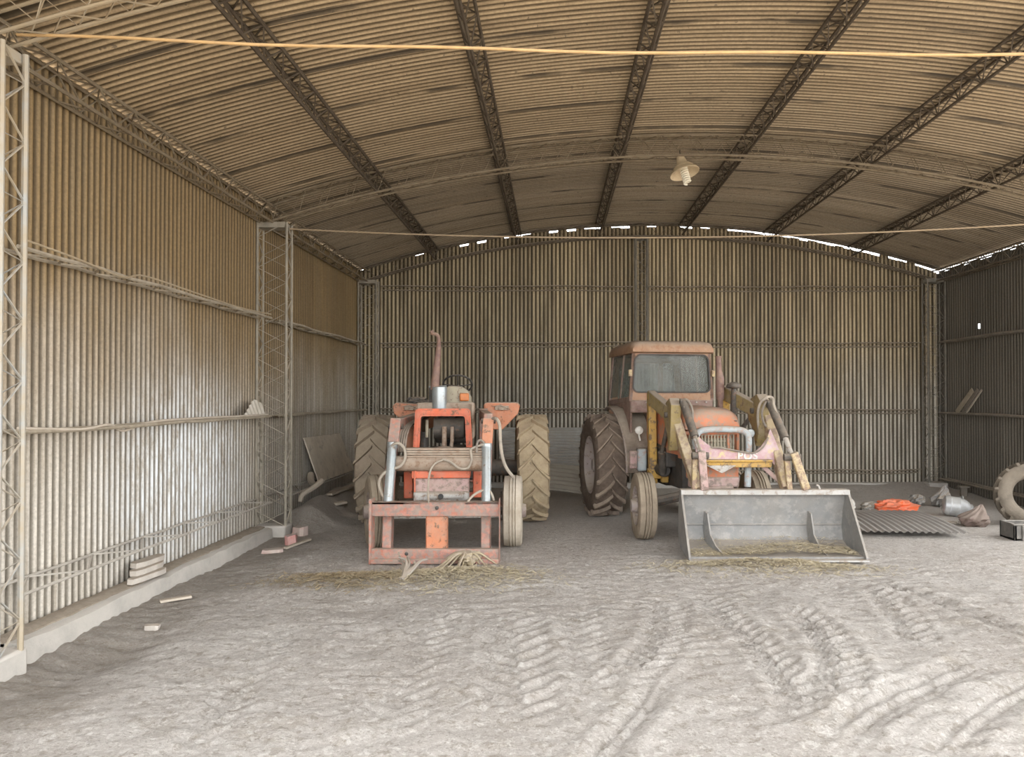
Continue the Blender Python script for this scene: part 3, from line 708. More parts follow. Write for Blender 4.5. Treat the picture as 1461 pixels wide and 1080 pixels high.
# loader
def arm(root, pts, w, h, m, name='loader_arm'):
    mb = MB()
    for p0, p1 in zip(pts[:-1], pts[1:]):
        d = (V(p1) - V(p0)).normalized()
        mb.bar(V(p0) - d * h * .3, V(p1) + d * h * .3, w, h, up=(0, 0, 1) if abs(d.z) < .8 else (0, -1, 0))
    return part(name, mb, m, root, bevel=.01)
for pts, cyl, nm in (([W(603, 594, 9.45), W(565, 606, 8.25), W(556, 690, 8.0), W(553.5, 788, 7.80)], ((563, 632, 8.10), (556, 716, 7.82)), 0),
                     ([W(690, 592, 9.45), W(697, 598, 8.25), W(694, 690, 8.0), W(693.5, 788, 7.80)], ((695.5, 634, 8.10), (695, 716, 7.82)), 1)):
    a_ = arm(A, pts, .095, .13, M_redpink if nm else M_redpink)
    p0, p1 = W(*cyl[0]), W(*cyl[1])
    c_ = part('hydraulic_cylinder', MB().tube([p0 + V((0, -.1, 0)), p1 + V((0, -.06, 0))], .050, 16).tube([p0 + V((0, -.1, .02)), p0 + V((0, -.1, -.05))], .058, 16), M_chrome, A)
    part('cylinder_rod', MB().tube([p1 + V((0, -.06, .03)), p1 + V((0, -.05, -.14))], .028, 10), M_silver, c_)
    part('arm_pin', MB().tube([pts[1] + V((-.08, 0, -.02)), pts[1] + V((.08, 0, -.02))], .03, 12), M_iron, a_)
    # orange worn cover at the top of the arm, and the tower it hinges on
    part('knee_plate', MB().bar(W(565 if not nm else 697, 597, 8.12), p0 + V((0, -.06, -.0)), .115, .05, up=(0, -1, 0)), M_orange if nm else M_redpink, a_, bevel=.008)
    part('loader_tower', MB().bar(pts[0] + V((0, .02, .08)), V((pts[0].x, 9.5, .62)), .10, .16, up=(0, -1, 0)).box((pts[0].x + (.12 if not nm else -.12), 9.5, .70), (.3, .18, .14)), M_redpink, A, bevel=.01)
    part('lift_cylinder', MB().tube([V((pts[0].x, 9.4, .85)), (V(pts[1]) + V(pts[0])) / 2 + V((0, .1, -.1))], .04, 12), M_iron, A)
part('cross_tube', MB().tube([W(563, 661, 8.05), W(697, 661, 8.05)], .082, 20), M_olive if False else M_brown, A, label='brown cross tube joining the two loader arms')
ct = MB()
for k in range(5):
    z = 1.155 - k * .026
    ct.box2((W(578, 640, 8.0).x, 7.985 - .006 * (k % 2), z - .022), (W(691, 640, 8.0).x, 8.12, z))
ct.bar(W(570, 656, 8.0), W(690, 656, 8.0), .03, .05)
part('ribbed_plate', ct, M_brown, A, bevel=.004)
part('top_bar', MB().box2(W(531, 716, 7.66), W(713, 735, 7.72)).box2(W(531, 716, 7.66), W(713, 718, 7.76)), M_redpink, A, bevel=.006)
part('bottom_bar', MB().box2(W(529, 783, 7.64), W(713, 797.5, 7.72)).box2(W(529, 797.5, 7.60), W(713, 800, 7.74)), M_redpink, A, bevel=.006)
cp = part('centre_plate', MB().box2(W(609, 730, 7.70), W(639, 786, 7.715)).box2(W(608, 730, 7.68), W(610, 786, 7.76)).box2(W(638, 730, 7.68), W(640, 786, 7.76)), M_orange, A, bevel=.004)
for px in (531, 713):
    part('end_plate', MB().box2(W(px - 1, 712, 7.62), W(px + 1, 800, 7.78)), M_redpink, A, bevel=.003)
for px, py in ((624, 724), (581, 789), (665, 789)):
    part('bolt', MB().lathe([(0, .02), (.02, .02), (.025, .012)], 8, Matrix.Translation(W(px, py, 7.66)) @ Matrix.Rotation(R(-90), 4, 'Z')), M_dark, A)
# hoses
hose(A, [W(559, 636, 7.95), W(568, 632, 7.92), W(577, 640, 7.95), W(578, 654, 7.95), W(571, 665, 7.9), W(557, 670, 7.88), W(546, 677, 7.85), W(541, 690, 7.85), W(546, 706, 7.8), W(553, 716, 7.78)], .016)
hose(A, [W(703, 597, 8.1), W(709, 598, 8.0), W(713, 608, 8.0), W(714, 630, 8.0), W(717, 652, 8.0), W(723, 668, 8.05), W(733, 681, 8.15)], .018)
hose(A, [W(612, 718, 7.66), W(611, 700, 7.8), W(613, 676, 7.9), W(620, 662, 7.93), W(632, 656, 7.93)], .011)
hose(A, [W(632, 655, 7.93), W(643, 659, 7.93), W(656, 668, 7.93), W(668, 667, 7.93), W(673, 655, 7.93), W(672, 642, 7.96), W(680, 637, 7.96), W(690, 634, 7.96)], .013)
hose(A, [W(667, 716, 7.7), W(676, 706, 7.75), W(690, 699, 7.78), W(700, 702, 7.78), W(705, 714, 7.74)], .013)
hose(A, [W(680, 646, 7.95), W(681, 632, 7.96), W(686, 628, 7.98), W(692, 634, 7.98)], .013, M_hose_d)
for k in range(4):
    hose(A, [W(604, 596, 9.3) + V((.03 * k, 0, .02)), W(584 + 2 * k, 604, 8.6), W(572 + 3 * k, 616 + k, 8.3), W(569 + 3 * k, 645, 8.15)], .012, M_hose_d)

# ------------------------------------------------------------------ the cab tractor on the right
B = thing('tractor', 'orange tractor with a glazed cab, yellow loader arms and a grey bucket', 'tractor', (1.49, 10.85, 0), R(9), 'tractors')
def wl(p): return ROOTM[B.name].inverted() @ V(p)
wheel(B, -.80, 0, .735, .44, .40, M_tyre_dk, M_rim_p, 20, M_lug, out=-1, lh=.045, chev=.36)
wheel(B, .80, 0, .735, .44, .40, M_tyre_dk, M_rim_p, 20, M_lug, out=1, lh=.045, chev=.36)
wheel(B, -.70, -1.80, .40, .22, .22, M_tyre_mud2, M_rim_p, name='front_tyre', ribs=True, out=-1, steer=R(-6))
wheel(B, .72, -1.80, .40, .22, .22, M_tyre_mud2, M_blue, name='front_tyre', ribs=True, out=1, steer=R(-6))
part('rear_axle', MB().lathe([(-.72, .09), (-.35, .12), (-.3, .2), (.3, .2), (.35, .12), (.72, .09)], 18, Matrix.Translation((0, 0, .735))), M_dark, B, world=L)
part('transmission', MB().box((0, -.5, .80), (.46, 1.3, .5)), M_dark, B, world=L, bevel=.03)
part('engine_block', MB().box((0, -1.40, .86), (.46, .9, .56)).box((-.27, -1.35, .95), (.16, .5, .24)).tube([(-.33, -1.5, .78), (-.33, -1.15, .78)], .08, 12).tube([(-.30, -1.1, 1.1), (-.30, -1.6, 1.05)], .05, 10), M_dark, B, world=L, bevel=.02)
part('front_axle', MB().tube([(-.62, -1.80, .43), (-.25, -1.80, .50), (.25, -1.80, .50), (.64, -1.80, .43)], .06, 10).box((0, -1.8, .55), (.34, .2, .2)), M_iron, B, world=L)
# hood
def hsec(y, z1, hw, z0=1.02):
    return [V((x * hw, y, z)) for x, z in ((-1, z0), (-1, z1 - .13), (-.93, z1 - .06), (-.72, z1 - .015), (-.3, z1), (.3, z1), (.72, z1 - .015), (.93, z1 - .06), (1, z1 - .13), (1, z0))]
hb = MB().loft([hsec(-.72, 1.60, .345), hsec(-1.4, 1.60, .345), hsec(-1.95, 1.59, .345), hsec(-2.12, 1.575, .34), hsec(-2.21, 1.54, .337, 1.30), hsec(-2.25, 1.48, .335, 1.32), hsec(-2.26, 1.44, .33, 1.33)])
h_ = part('engine_hood', hb, M_hood, B, world=L, smooth_a=50)
part('hood_seam', MB().box((0, -2.25, 1.425), (.60, .012, .012)), M_dark, h_, world=L)
part('side_panel', MB().box((-.32, -2.12, 1.16), (.03, .24, .36)).box((.32, -2.12, 1.16), (.03, .24, .36)).box((0, -2.21, 1.30), (.62, .06, .07)).box((.2, -2.235, 1.17), (.03, .02, .24)), M_hood, B, world=L, bevel=.008)
gm = MB()
for k in range(15): gm.box((-.27 + k * .0386, -2.215, 1.15), (.014, .02, .26))
for k in range(4): gm.box((0, -2.21, 1.05 + k * .07), (.56, .012, .012))
part('grille', gm.box((0, -2.17, 1.15), (.58, .03, .28)), M_tank, B, world=L)
part('front_cowl', MB().box((0, -2.24, .855), (.60, .16, .20)).box((0, -2.26, .96), (.62, .12, .06)), M_hood, B, world=L, bevel=.03)
part('bumper_panel', MB().box((0, -2.28, .725), (.58, .14, .12)).box((.0, -2.30, .63), (.44, .12, .10)), M_pink, B, world=L, bevel=.02)
em = [wl(W(a, b, 8.30)) for a, b in ((1008, 664), (1050, 664), (1030, 675))]
part('emblem', MB().prism(em, (0, .03, 0)), M_silver, B, world=L)
for px in (990, 1071):
    part('headlight', MB().lathe([(0, .045), (.02, .055), (.07, .05), (.11, .02)], 18, Matrix.Translation(W(px, 618, 8.75)) @ Matrix.Rotation(R(90), 4, 'Z')), M_chrome, B)
# guard
gy = 8.50
part('guard_frame', MB().tube(ease([W(993, 640, gy), W(992, 626, gy), W(998, 615.5, gy), W(1015, 612.5, gy), W(1045, 612.5, gy), W(1062, 615.5, gy), W(1068, 626, gy), W(1067, 660, gy), W(1066, 694, gy)], 6), .038, 12), M_blue, B)
part('guard_leg', MB().tube([W(996, 640, gy), W(1003, 692, gy)], .038, 12), M_blue, B)
# cab
yf_, yr_ = -.75, .50
zb, zt = 1.66, 2.42
def cx_(z): return .595 - .055 * (z - zb) / (zt - zb)
def fquad(z0, z1, y): return [V((-cx_(z0), y, z0)), V((cx_(z0), y, z0)), V((cx_(z1), y, z1)), V((-cx_(z1), y, z1))]
def warp(pts): return [V((p.x * cx_(p.z) / .595, p.y, p.z)) for p in pts]
wf = MB().ring(warp(rrect(-.595, .595, 1.64, 2.36, yf_, .05, 6)), warp(rrect(-.56, .56, 1.765, 2.285, yf_, .09, 6)), (0, .05, 0))
part('windscreen_frame', wf, M_cabroof, B, world=L)
part('windscreen_seal', MB().ring(warp(rrect(-.565, .565, 1.76, 2.29, yf_ - .012, .09, 6)), warp(rrect(-.545, .545, 1.78, 2.27, yf_ - .012, .075, 6)), (0, .03, 0)), M_dark, B, world=L)
part('windscreen', MB().prism(warp(rrect(-.555, .555, 1.77, 2.28, yf_ + .02, .08, 6)), (0, .006, 0)), M_glass, B, world=L, smooth_a=0)
part('rear_window_frame', MB().ring(warp(rrect(-.58, .58, 1.45, 2.36, yr_ - .05, .05, 6)), warp(rrect(-.46, .46, 1.62, 2.22, yr_ - .05, .06, 6)), (0, .05, 0)).box((.22, yr_ - .02, 1.95), (.075, .03, .7)), M_cabroof, B, world=L)
part('rear_window', MB().prism(warp(rrect(-.47, .47, 1.61, 2.23, yr_ - .02, .06, 6)), (0, .006, 0)), M_glass, B, world=L, smooth_a=0)
for s in (-1, 1):
    xb, xt = s * (cx_(1.70) - .02), s * (cx_(2.36) - .02)
    # side frame: sill, pillars and lintel
    sf = MB().bar((xb, yf_, 1.68), (xb, yr_ - .03, 1.62), .04, .07).bar((xt, yf_, 2.34), (xt, yr_ - .03, 2.34), .04, .06)
    sf.bar((xb, yf_ + .02, 1.66), (xt, yf_ + .02, 2.36), .05, .04, up=(0, 1, 0)).bar((xb, yr_ - .03, 1.62), (xt, yr_ - .10, 2.36), .05, .05, up=(0, 1, 0))
    sf.bar((xb, -.18, 1.66), (xt, -.24, 2.36), .035, .03, up=(0, 1, 0))
    part('side_frame', sf, M_plum, B, world=L, bevel=.006)
    for ya, yb in ((yf_ + .06, -.23), (-.15, yr_ - .08)):
        part('side_window', MB().prism([(xb, ya, 1.71), (xb, yb, 1.69), (xt, yb - .05, 2.31), (xt, ya, 2.31)], (s * .006, 0, 0)), M_glass, B, world=L, smooth_a=0)
    part('door_handle' if s < 0 else 'mirror_stub', MB().box((s * .585, yf_ - .01, 2.03), (.045, .05, .09)), M_yelpale, B, world=L, bevel=.008)
# roof
def rsec(y, z0, z1, hw):
    return [V((x, y, z)) for x, z in ((-hw, z0), (-hw, z0 + (z1 - z0) * .45), (-hw * .94, z1 - .02), (-hw * .8, z1), (hw * .8, z1), (hw * .94, z1 - .02), (hw, z0 + (z1 - z0) * .45), (hw, z0))]
part('cab_roof', MB().loft([rsec(yf_ - .09, 2.335, 2.36, .545), rsec(yf_ - .085, 2.315, 2.41, .565), rsec(yf_ - .03, 2.30, 2.455, .58), rsec(yf_ + .10, 2.30, 2.475, .585), rsec(.0, 2.30, 2.475, .585), rsec(yr_ - .02, 2.30, 2.45, .58), rsec(yr_ + .06, 2.31, 2.40, .565)]), M_cabroof, B, world=L, smooth_a=50)
part('roof_lining', MB().box((0, -.12, 2.31), (1.08, 1.15, .03)), M_plum, B, world=L)
# lower cab, firewall with its row of bolts
part('firewall', MB().box((0, yf_ + .01, 1.58), (1.16, .05, .17)).box((0, yf_ + .1, 1.1), (.5, .1, .9)), M_plum, B, world=L, bevel=.01)
for k in range(7):
    part('bolt', MB().lathe([(0, .012), (.012, .012), (.014, .006)], 8, Matrix.Translation((-.36 + k * .14, yf_ - .015, 1.635)) @ Matrix.Rotation(R(-90), 4, 'Z')), M_silver, B, world=L)
part('cab_floor', MB().box((0, -.15, 1.02), (1.0, 1.1, .06)), M_dark, B, world=L)
part('rear_panel', MB().box((0, yr_ - .02, 1.25), (1.0, .04, .42)), M_plum, B, world=L)
for s in (-1, 1):
    # side skirt, then the fender that curls down in front of the tyre
    part('side_skirt', MB().prism([(s * .585, yf_, 1.66), (s * .585, yf_, 1.22), (s * .585, yf_ + .16, 1.40), (s * .585, yf_ + .4, 1.56), (s * .585, .45, 1.58), (s * .585, .45, 1.64)], (-s * .03, 0, 0)), M_plum, B, world=L, bevel=.006)
    a0s = [R(a) for a in range(-4, 112, 8)]
    rf = .83; fm = MB(); sec = []
    for a in a0s:
        c, q = -math.cos(a), math.sin(a)
        xi, xo = s * .30, s * (.64 + .06 * math.sin(a) ** 2)
        sec.append([V((xi, c * rf, .75 + q * rf)), V((xo, c * rf, .75 + q * rf)), V((xo, c * (rf - .05), .75 + q * (rf - .05))), V((xo - s * .01, c * (rf - .05), .75 + q * (rf - .05))), V((xo - s * .02, c * (rf - .02), .75 + q * (rf - .02))), V((xi, c * (rf - .02), .75 + q * (rf - .02)))])
    f_ = part('fender', fm.loft(sec), M_fender, B, world=L, smooth_a=40)
    part('fender_lip', MB().tube([V((s * (.645 + .06 * math.sin(a) ** 2), -math.cos(a) * (rf - .02), .75 + math.sin(a) * (rf - .02))) for a in a0s], .018, 6), M_yelpale if False else M_rim, f_, world=L)
fl_ = W(912, 614, 9.92)
part('work_lamp', MB().lathe([(-.02, .02), (0, .052), (.03, .056), (.07, .045), (.10, .015)], 20, Matrix.Translation(fl_) @ Matrix.Rotation(R(90), 4, 'Z')).tube([fl_ + V((0, .05, -.05)), fl_ + V((.02, .07, -.14))], .012, 8), M_lamp_w, B, label='round white lamp on the left fender')
part('step_box', MB().box2(W(896, 588, 10.1), W(908, 600, 10.25)) if False else MB().box(W(903, 655, 10.0), (.11, .2, .24)), M_pink, B, bevel=.02)
part('battery_box', MB().box(W(915, 655, 9.9), (.12, .2, .30)), M_blue, B, bevel=.02)
# exhaust and precleaner
part('exhaust_pipe', MB().tube([W(1027.5, 585, 9.35), W(1027.5, 571, 9.35), W(1027.5, 568, 9.35), W(1027, 542, 9.35), W(1027, 538, 9.35), W(1026, 530, 9.35), W(1025, 512, 9.35), W(1025, 508, 9.35)], [.035, .036, .052, .055, .05, .036, .034, .045], 16), M_rustp, B)
pc = W(1047, 566, 9.25)
part('air_precleaner', MB().lathe([(-.22, .04), (0, .04), (.05, .035), (.10, .03), (.11, .085), (.125, .095), (.16, .085), (.18, .04), (.185, .0)], 22, Matrix.Translation(pc) @ Matrix.Rotation(R(-90), 4, 'Y')), M_iron, B)
# loader
la = [W(928, 566, 9.55), W(959, 592, 8.78)]; lb_ = [W(961, 598, 8.72), W(996, 699, 8.22)]
ra = [W(1032, 559, 9.6), W(1082, 586, 8.85)]; rb = [W(1091, 592, 8.75), W(1121, 697, 8.25)]
for s, (u, v) in enumerate(((la, lb_), (ra, rb))):
    part('loader_arm', MB().bar(u[0], u[1], .10, .17), M_olive, B, bevel=.01)
    part('loader_arm', MB().bar(v[0] + V((0, .0, .05)), v[1], .105, .19, up=(0, -1, .2), h1=.14), M_yelpale, B, bevel=.012)
    q = u[1]
    kp = MB().prism([q + V((-.055, dy, dz)) for dy, dz in ((.30, .10), (.10, .16), (-.12, .20), (-.26, .12), (-.20, -.25), (-.06, -.42), (.06, -.22), (.25, -.12))], (.115, 0, 0))
    k_ = part('elbow_plate', kp, M_olive, B, bevel=.008)
    part('elbow_pin', MB().tube([q + V((-.09, .02, .0)), q + V((.09, .02, .0))], .035, 14), M_iron, k_)
    part('loader_tower', MB().bar(u[0] + V((.01, .0, .05)), V((u[0].x + .04, 9.62, .60)), .10, .17, up=(0, -1, 0)), M_yellow, B, bevel=.012)
    part('tower_brace', MB().bar(V((u[0].x + (.17 if s == 0 else -.12), 9.45, 1.25)), V((u[0].x + (.17 if s == 0 else -.12), 9.5, .62)), .09, .10, up=(0, -1, 0)).box((u[0].x + (.14 if s == 0 else -.1), 9.6, .72), (.34, .2, .12)), M_yellow, B, bevel=.012)
    part('lift_cylinder', MB().tube([V((u[0].x + .13 * (1 - 2 * s), 9.35, .75)), V((u[0].x + .10 * (1 - 2 * s), 9.25, 1.02))], .05, 14).tube([V((u[0].x + .10 * (1 - 2 * s), 9.25, 1.0)), q + V((0, .25, -.05))], .028, 10), M_iron, B)
for s, (p0, p1, p2, p3) in enumerate(((W(975, 574, 8.52), W(1000, 650, 8.12), W(1005, 699, 8.14), W(990, 699, 8.2)), (W(1099, 576, 8.52), W(1131, 652, 8.12), W(1150, 698, 8.14), W(1126, 698, 8.2)))):
    mid = p0.lerp(p1, .66)
    c_ = part('tilt_cylinder', MB().tube([p0, mid], .048, 14).tube([p0 + V((-.04, 0, 0)), p0 + V((.05, 0, 0))], .045, 12), M_iron, B)
    part('cylinder_rod', MB().tube([mid, p1], .026, 10), M_silver, c_)
    part('bucket_link', MB().bar(p1 + V((0, -.02, .05)), p2, .085, .06, up=(0, -1, 0)), M_yelpale if s else M_pink, B, bevel=.01)
    part('bucket_link', MB().bar(p1 + V((-.06, .04, .0)), p3, .06, .06, up=(0, -1, 0)), M_yelpale, B, bevel=.01)
    part('link_pin', MB().tube([p1 + V((-.10, 0, 0)), p1 + V((.08, 0, 0))], .04, 14), M_iron, B)
# cross plate with its letters
yp = 8.40
xp = pxp([(987, 612), (993, 619), (1003, 629), (1014, 637), (1030, 640.5), (1046, 644), (1064, 646.5), (1076, 645.5), (1086, 637), (1094, 626), (1099, 612), (1106, 628), (1122, 668), (1114, 673), (1098, 656), (1003, 656), (995, 652)], yp)
cpz = part('cross_plate', MB().prism(xp, (0, .03, 0)), M_plate, B, label='pink and white cross plate between the loader arms, with worn white letters')
part('cross_flange', MB().box2(W(1003, 656, yp - .06), W(1097, 665.5, yp + .05)).box2(W(1003, 656, yp - .10), W(1097, 657.5, yp + .05)), M_yellow, B, bevel=.008)
part('cross_brace', MB().bar(W(1085, 662, 8.45), W(1122, 697, 8.40), .06, .05), M_pink, B, bevel=.006)
cu = bpy.data.curves.new('letters', 'FONT'); cu.body = 'POS'; cu.size = .118; cu.extrude = .004; cu.space_character = 1.12; cu.offset = .003
to = bpy.data.objects.new('tmp', cu); COL.objects.link(to)
bpy.context.view_layer.update()
me = bpy.data.meshes.new_from_object(to.evaluated_get(bpy.context.evaluated_depsgraph_get()))
bpy.data.objects.remove(to)
tm = Matrix.Translation(W(1052, 655.2, yp - .006)) @ Matrix.Rotation(R(90), 4, 'X')
me.transform(ROOTM[B.name].inverted() @ tm); me.materials.clear(); me.materials.append(M_white)
lo = bpy.data.objects.new('lettering', me); COL.objects.link(lo); lo.parent = cpz
# hoses
hose(B, [W(1083, 616, 8.7), W(1081, 595, 8.6), W(1084, 577, 8.55), W(1093, 567, 8.5), W(1102, 568, 8.5), W(1104, 580, 8.45), W(1109, 592, 8.4), W(1120, 618, 8.3), W(1129, 645, 8.15), W(1132, 652, 8.1)], .016)
hose(B, [W(1098, 612, 8.6), W(1090, 604, 8.55), W(1087, 588, 8.52), W(1093, 572, 8.5)], .014, M_hose_d)
hose(B, [W(970, 574, 8.6), W(979, 570, 8.5), W(987, 582, 8.45), W(988, 600, 8.4), W(985, 598, 8.45)], .014, M_hose_d)
hose(B, [W(976, 580, 8.45), W(985, 600, 8.35), W(995, 630, 8.2), W(1001, 648, 8.1)], .015, M_hose_d)
hose(B, [W(1014, 638, yp - .03), W(1035, 640, yp - .04), W(1055, 644, yp - .04), W(1075, 646, yp - .04), W(1088, 638, yp - .04), W(1096, 624, yp - .02)], .010, M_hose_d)
# bucket
bx0, bx1 = 1.40, 3.225
prof = [(8.22, .675), (8.30, .45), (8.34, .25), (8.30, .12), (8.18, .055), (7.95, .035), (7.72, .025)]
outer = prof; inner = [(y - (.022 if z > .1 else 0), z + (.0 if z > .1 else .022)) for y, z in prof]
poly = outer + inner[::-1]
bk = part('bucket_shell', MB().prism([V((bx0, y, z)) for y, z in poly], (bx1 - bx0, 0, 0)), M_steel, B, smooth_a=30, label='dusty grey curved steel back and floor of the bucket')
for x, ds in ((bx0, 0), (bx1, .035)):
    part('bucket_side', MB().prism([V((x - .01, y, z)) for y, z in [(8.16, .69)] + prof[:1] + prof[1:] + [(7.66, .015), (7.66, .05)]], (.022, 0, 0)), M_steel, bk)
part('top_rim', MB().box2((bx0 - .01, 8.12, .635), (bx1 + .01, 8.20, .69)).box2((bx0 - .01, 8.14, .675), (bx1 + .01, 8.26, .692)), M_steel_rim, bk, bevel=.006)
part('cutting_edge', MB().box2((bx0 - .01, 7.63, .012), (bx1 + .01, 7.80, .03)), M_steel_rim, bk)
part('weld_seam', MB().tube([(bx0 + .02, 8.30, .285), (bx1 - .02, 8.30, .285)], .008, 6), M_steel, bk)
for x in (bx0 + .27, bx1 - .40):
    part('gusset', MB().prism([V((x + (8.29 - y) * (.2 if x < 2 else .05), y, z)) for y, z in ((8.29, .44), (8.20, .42), (8.12, .20), (7.98, .11), (7.74, .04), (8.1, .05), (8.27, .1), (8.32, .25))], (.016, 0, 0)), M_steel, bk)
for px in (998, 1167):
    part('lifting_hook', MB().tube(ease([W(px - 3, 692, 8.2), W(px, 693, 8.2), W(px + 3, 700, 8.2)], 5), .011, 6), M_steel_rim, bk)
for x in (1.62, 1.78, 2.62, 2.80):
    part('bucket_ear', MB().box((x, 8.42, .45), (.05, .14, .3)), M_iron, bk, bevel=.01)
# ------------------------------------------------------------------ things lying about
M_board = mat('grey_board', (.66, .59, .48), (.58, .51, .41), 3, dust_amt=.3, bump=.2, rust=(.42, .38, .32), rust_amt=.25)
M_lath = mat('pale_wood', (.55, .48, .39), (.46, .40, .32), 6, dust_amt=.3)
M_wood = mat('grey_wood', (.36, .31, .25), (.29, .25, .20), 5, dust_amt=.4)
M_brick = mat('broken_red_brick', (.46, .14, .12), (.52, .27, .24), 9, dust=(.50, .42, .38), dust_amt=.35, bump=.5)
M_brickp = mat('pale_pink_brick', (.47, .30, .26), (.50, .40, .35), 9, dust=(.50, .44, .38), dust_amt=.4, bump=.5)
M_tile = mat('pale_slab', (.58, .53, .47), (.48, .44, .39), 7, dust_amt=.25, bump=.4)
M_scrap = mat('pale_scrap_sheet', (.58, .54, .47), (.46, .42, .35), 6, dust_amt=.2)
M_zinc = mat('stacked_zinc', (.36, .355, .33), (.27, .26, .235), 3, dust=(.33, .30, .25), dust_amt=.4, up=.5, rough=.5)
M_zinc2 = mat('dusty_zinc', (.35, .315, .255), (.29, .26, .21), 3, dust=(.42, .38, .31), dust_amt=.4, up=.5, rough=.6)
M_zinc3 = mat('grey_zinc', (.30, .285, .265), (.25, .235, .215), 3, dust=(.38, .355, .33), dust_amt=.4, up=.5, rough=.6)
M_bag = mat('orange_plastic', (.80, .13, .035), (.68, .12, .04), 6, dust_amt=.15, up=.25, rough=.4, bump=.1)
M_sackw = mat('pale_sack', (.55, .53, .49), (.44, .42, .38), 8, dust_amt=.3, bump=.3)
M_sackp = mat('brown_pink_sack', (.15, .10, .085), (.11, .08, .065), 6, dust=(.24, .19, .155), dust_amt=.3, bump=.3)
M_crump = mat('crumpled_grey_sheet', (.24, .235, .225), (.16, .155, .15), 7, dust_amt=.25, rough=.55)
M_can = mat('dull_aluminium', (.50, .51, .52), (.36, .365, .365), 5, dust=(.42, .40, .36), dust_amt=.2, rough=.35, metal=.15)
M_trough = mat('dark_trough', (.09, .085, .075), (.12, .11, .10), 5, dust=(.36, .33, .29), dust_amt=.2, up=.8)
M_oldtyre = mat('dusty_old_tyre', (.115, .095, .072), (.15, .125, .095), 5, dust=(.23, .19, .145), dust_amt=.4, up=.5, bump=.4)
M_straw = mat('straw', (.50, .42, .26), (.33, .265, .155), 14, dust=(.58, .51, .39), dust_amt=.25, up=.2, bump=0)
M_straw_d = mat('brown_straw', (.27, .19, .10), (.34, .26, .14), 14, dust=(.45, .38, .27), dust_amt=.2, up=.2, bump=0)
M_root = mat('dry_root', (.36, .325, .285), (.28, .25, .215), 9, dust_amt=.35, bump=.4)
M_rooty = mat('dry_stalks', (.44, .36, .22), (.34, .27, .165), 9, dust_amt=.35, bump=.4)
M_cloth = mat('dark_rag', (.055, .055, .058), (.08, .08, .082), 9, dust_amt=.25, bump=.3)

def corr_sheet(w, l, pitch=.076, amp=.009, bow=0., th=.0025, nz=10):
    """flat in xy, flutes run along x (length l); w across y"""
    n = int(w / pitch * 8); mb = MB(); idx = lambda k, i: k * (n + 1) + i
    for k in range(nz + 1):
        for i in range(n + 1):
            y = w * (i / n - .5); x = l * (k / nz - .5)
            mb.v.append(V((x, y, amp * math.cos(2 * math.pi * y / pitch) + bow * (1 - (2 * k / nz - 1) ** 2))))
    for k in range(nz):
        for i in range(n): mb.f.append((idx(k, i), idx(k + 1, i), idx(k + 1, i + 1), idx(k, i + 1)))
    return mb
def lump(c, size, seed, rough=.25, n=16, pinch=None, flat=.0):
    """crumpled closed lump standing on its base at c"""
    r_ = random.Random(seed); mb = MB(); m = n
    ph = [r_.uniform(0, 6.28) for _ in range(12)]
    for i in range(m + 1):
        th = math.pi * i / m
        for k in range(2 * n):
            a = math.pi * k / n
            q = 1 + rough * (.5 * math.sin(3 * a + ph[0] + 2 * th) * math.sin(2 * th + ph[1]) + .35 * math.sin(5 * a + ph[2]) * math.sin(4 * th + ph[3]) + .3 * math.sin(9 * a + ph[4] + 5 * th) + .22 * math.sin(13 * th + ph[5] + 4 * a)) * math.sin(th)
            p = V((math.sin(th) * math.cos(a) * q * size[0] / 2, math.sin(th) * math.sin(a) * q * size[1] / 2, math.cos(th) * q * size[2] / 2 + size[2] / 2))
            if pinch:
                t = max(0, p.z / size[2] - .45) / .55; t = min(t, 1) ** .8
                p.x = p.x * (1 - .8 * t) + pinch[0] * t; p.y = p.y * (1 - .8 * t) + pinch[1] * t
            if p.z < .02: p.z = max(p.z, -.01)
            mb.v.append(V(c) + p)
    for i in range(m):
        for k in range(2 * n):
            k2 = (k + 1) % (2 * n); mb.f.append((i * 2 * n + k, i * 2 * n + k2, (i + 1) * 2 * n + k2, (i + 1) * 2 * n + k))
    return mb
def chunk(c, size, seed, rz=0., rough=.12, tilt=0.):
    """a broken block: box with knocked-off corners"""
    r_ = random.Random(seed); mb = MB(); vs = []
    for z in (0, 1):
        for k, (x, y) in enumerate(((-1, -.6), (-.6, -1), (.7, -1), (1, -.5), (1, .7), (.5, 1), (-.8, 1), (-1, .5))):
            vs.append(V((x * size[0] / 2 * (1 + r_.uniform(-rough, rough)), y * size[1] / 2 * (1 + r_.uniform(-rough, rough)), (z * size[2] if z else 0) * (1 + r_.uniform(-rough, rough)))))
    mb.add(vs, [tuple(range(8))[::-1], tuple(range(8, 16))] + [(i, (i + 1) % 8, 8 + (i + 1) % 8, 8 + i) for i in range(8)])
    mb.xf(Matrix.Translation(V(c)) @ Matrix.Rotation(rz, 4, 'Z') @ Matrix.Rotation(tilt, 4, 'Y'))
    return mb
def on(px, py, dz=0.):
    """floor point seen at (px, py), lifted onto the uneven ground"""
    p = G(px, py)
    for _ in range(4): p = G(px, py, gh(p.x, p.y))
    p.z += dz; return p

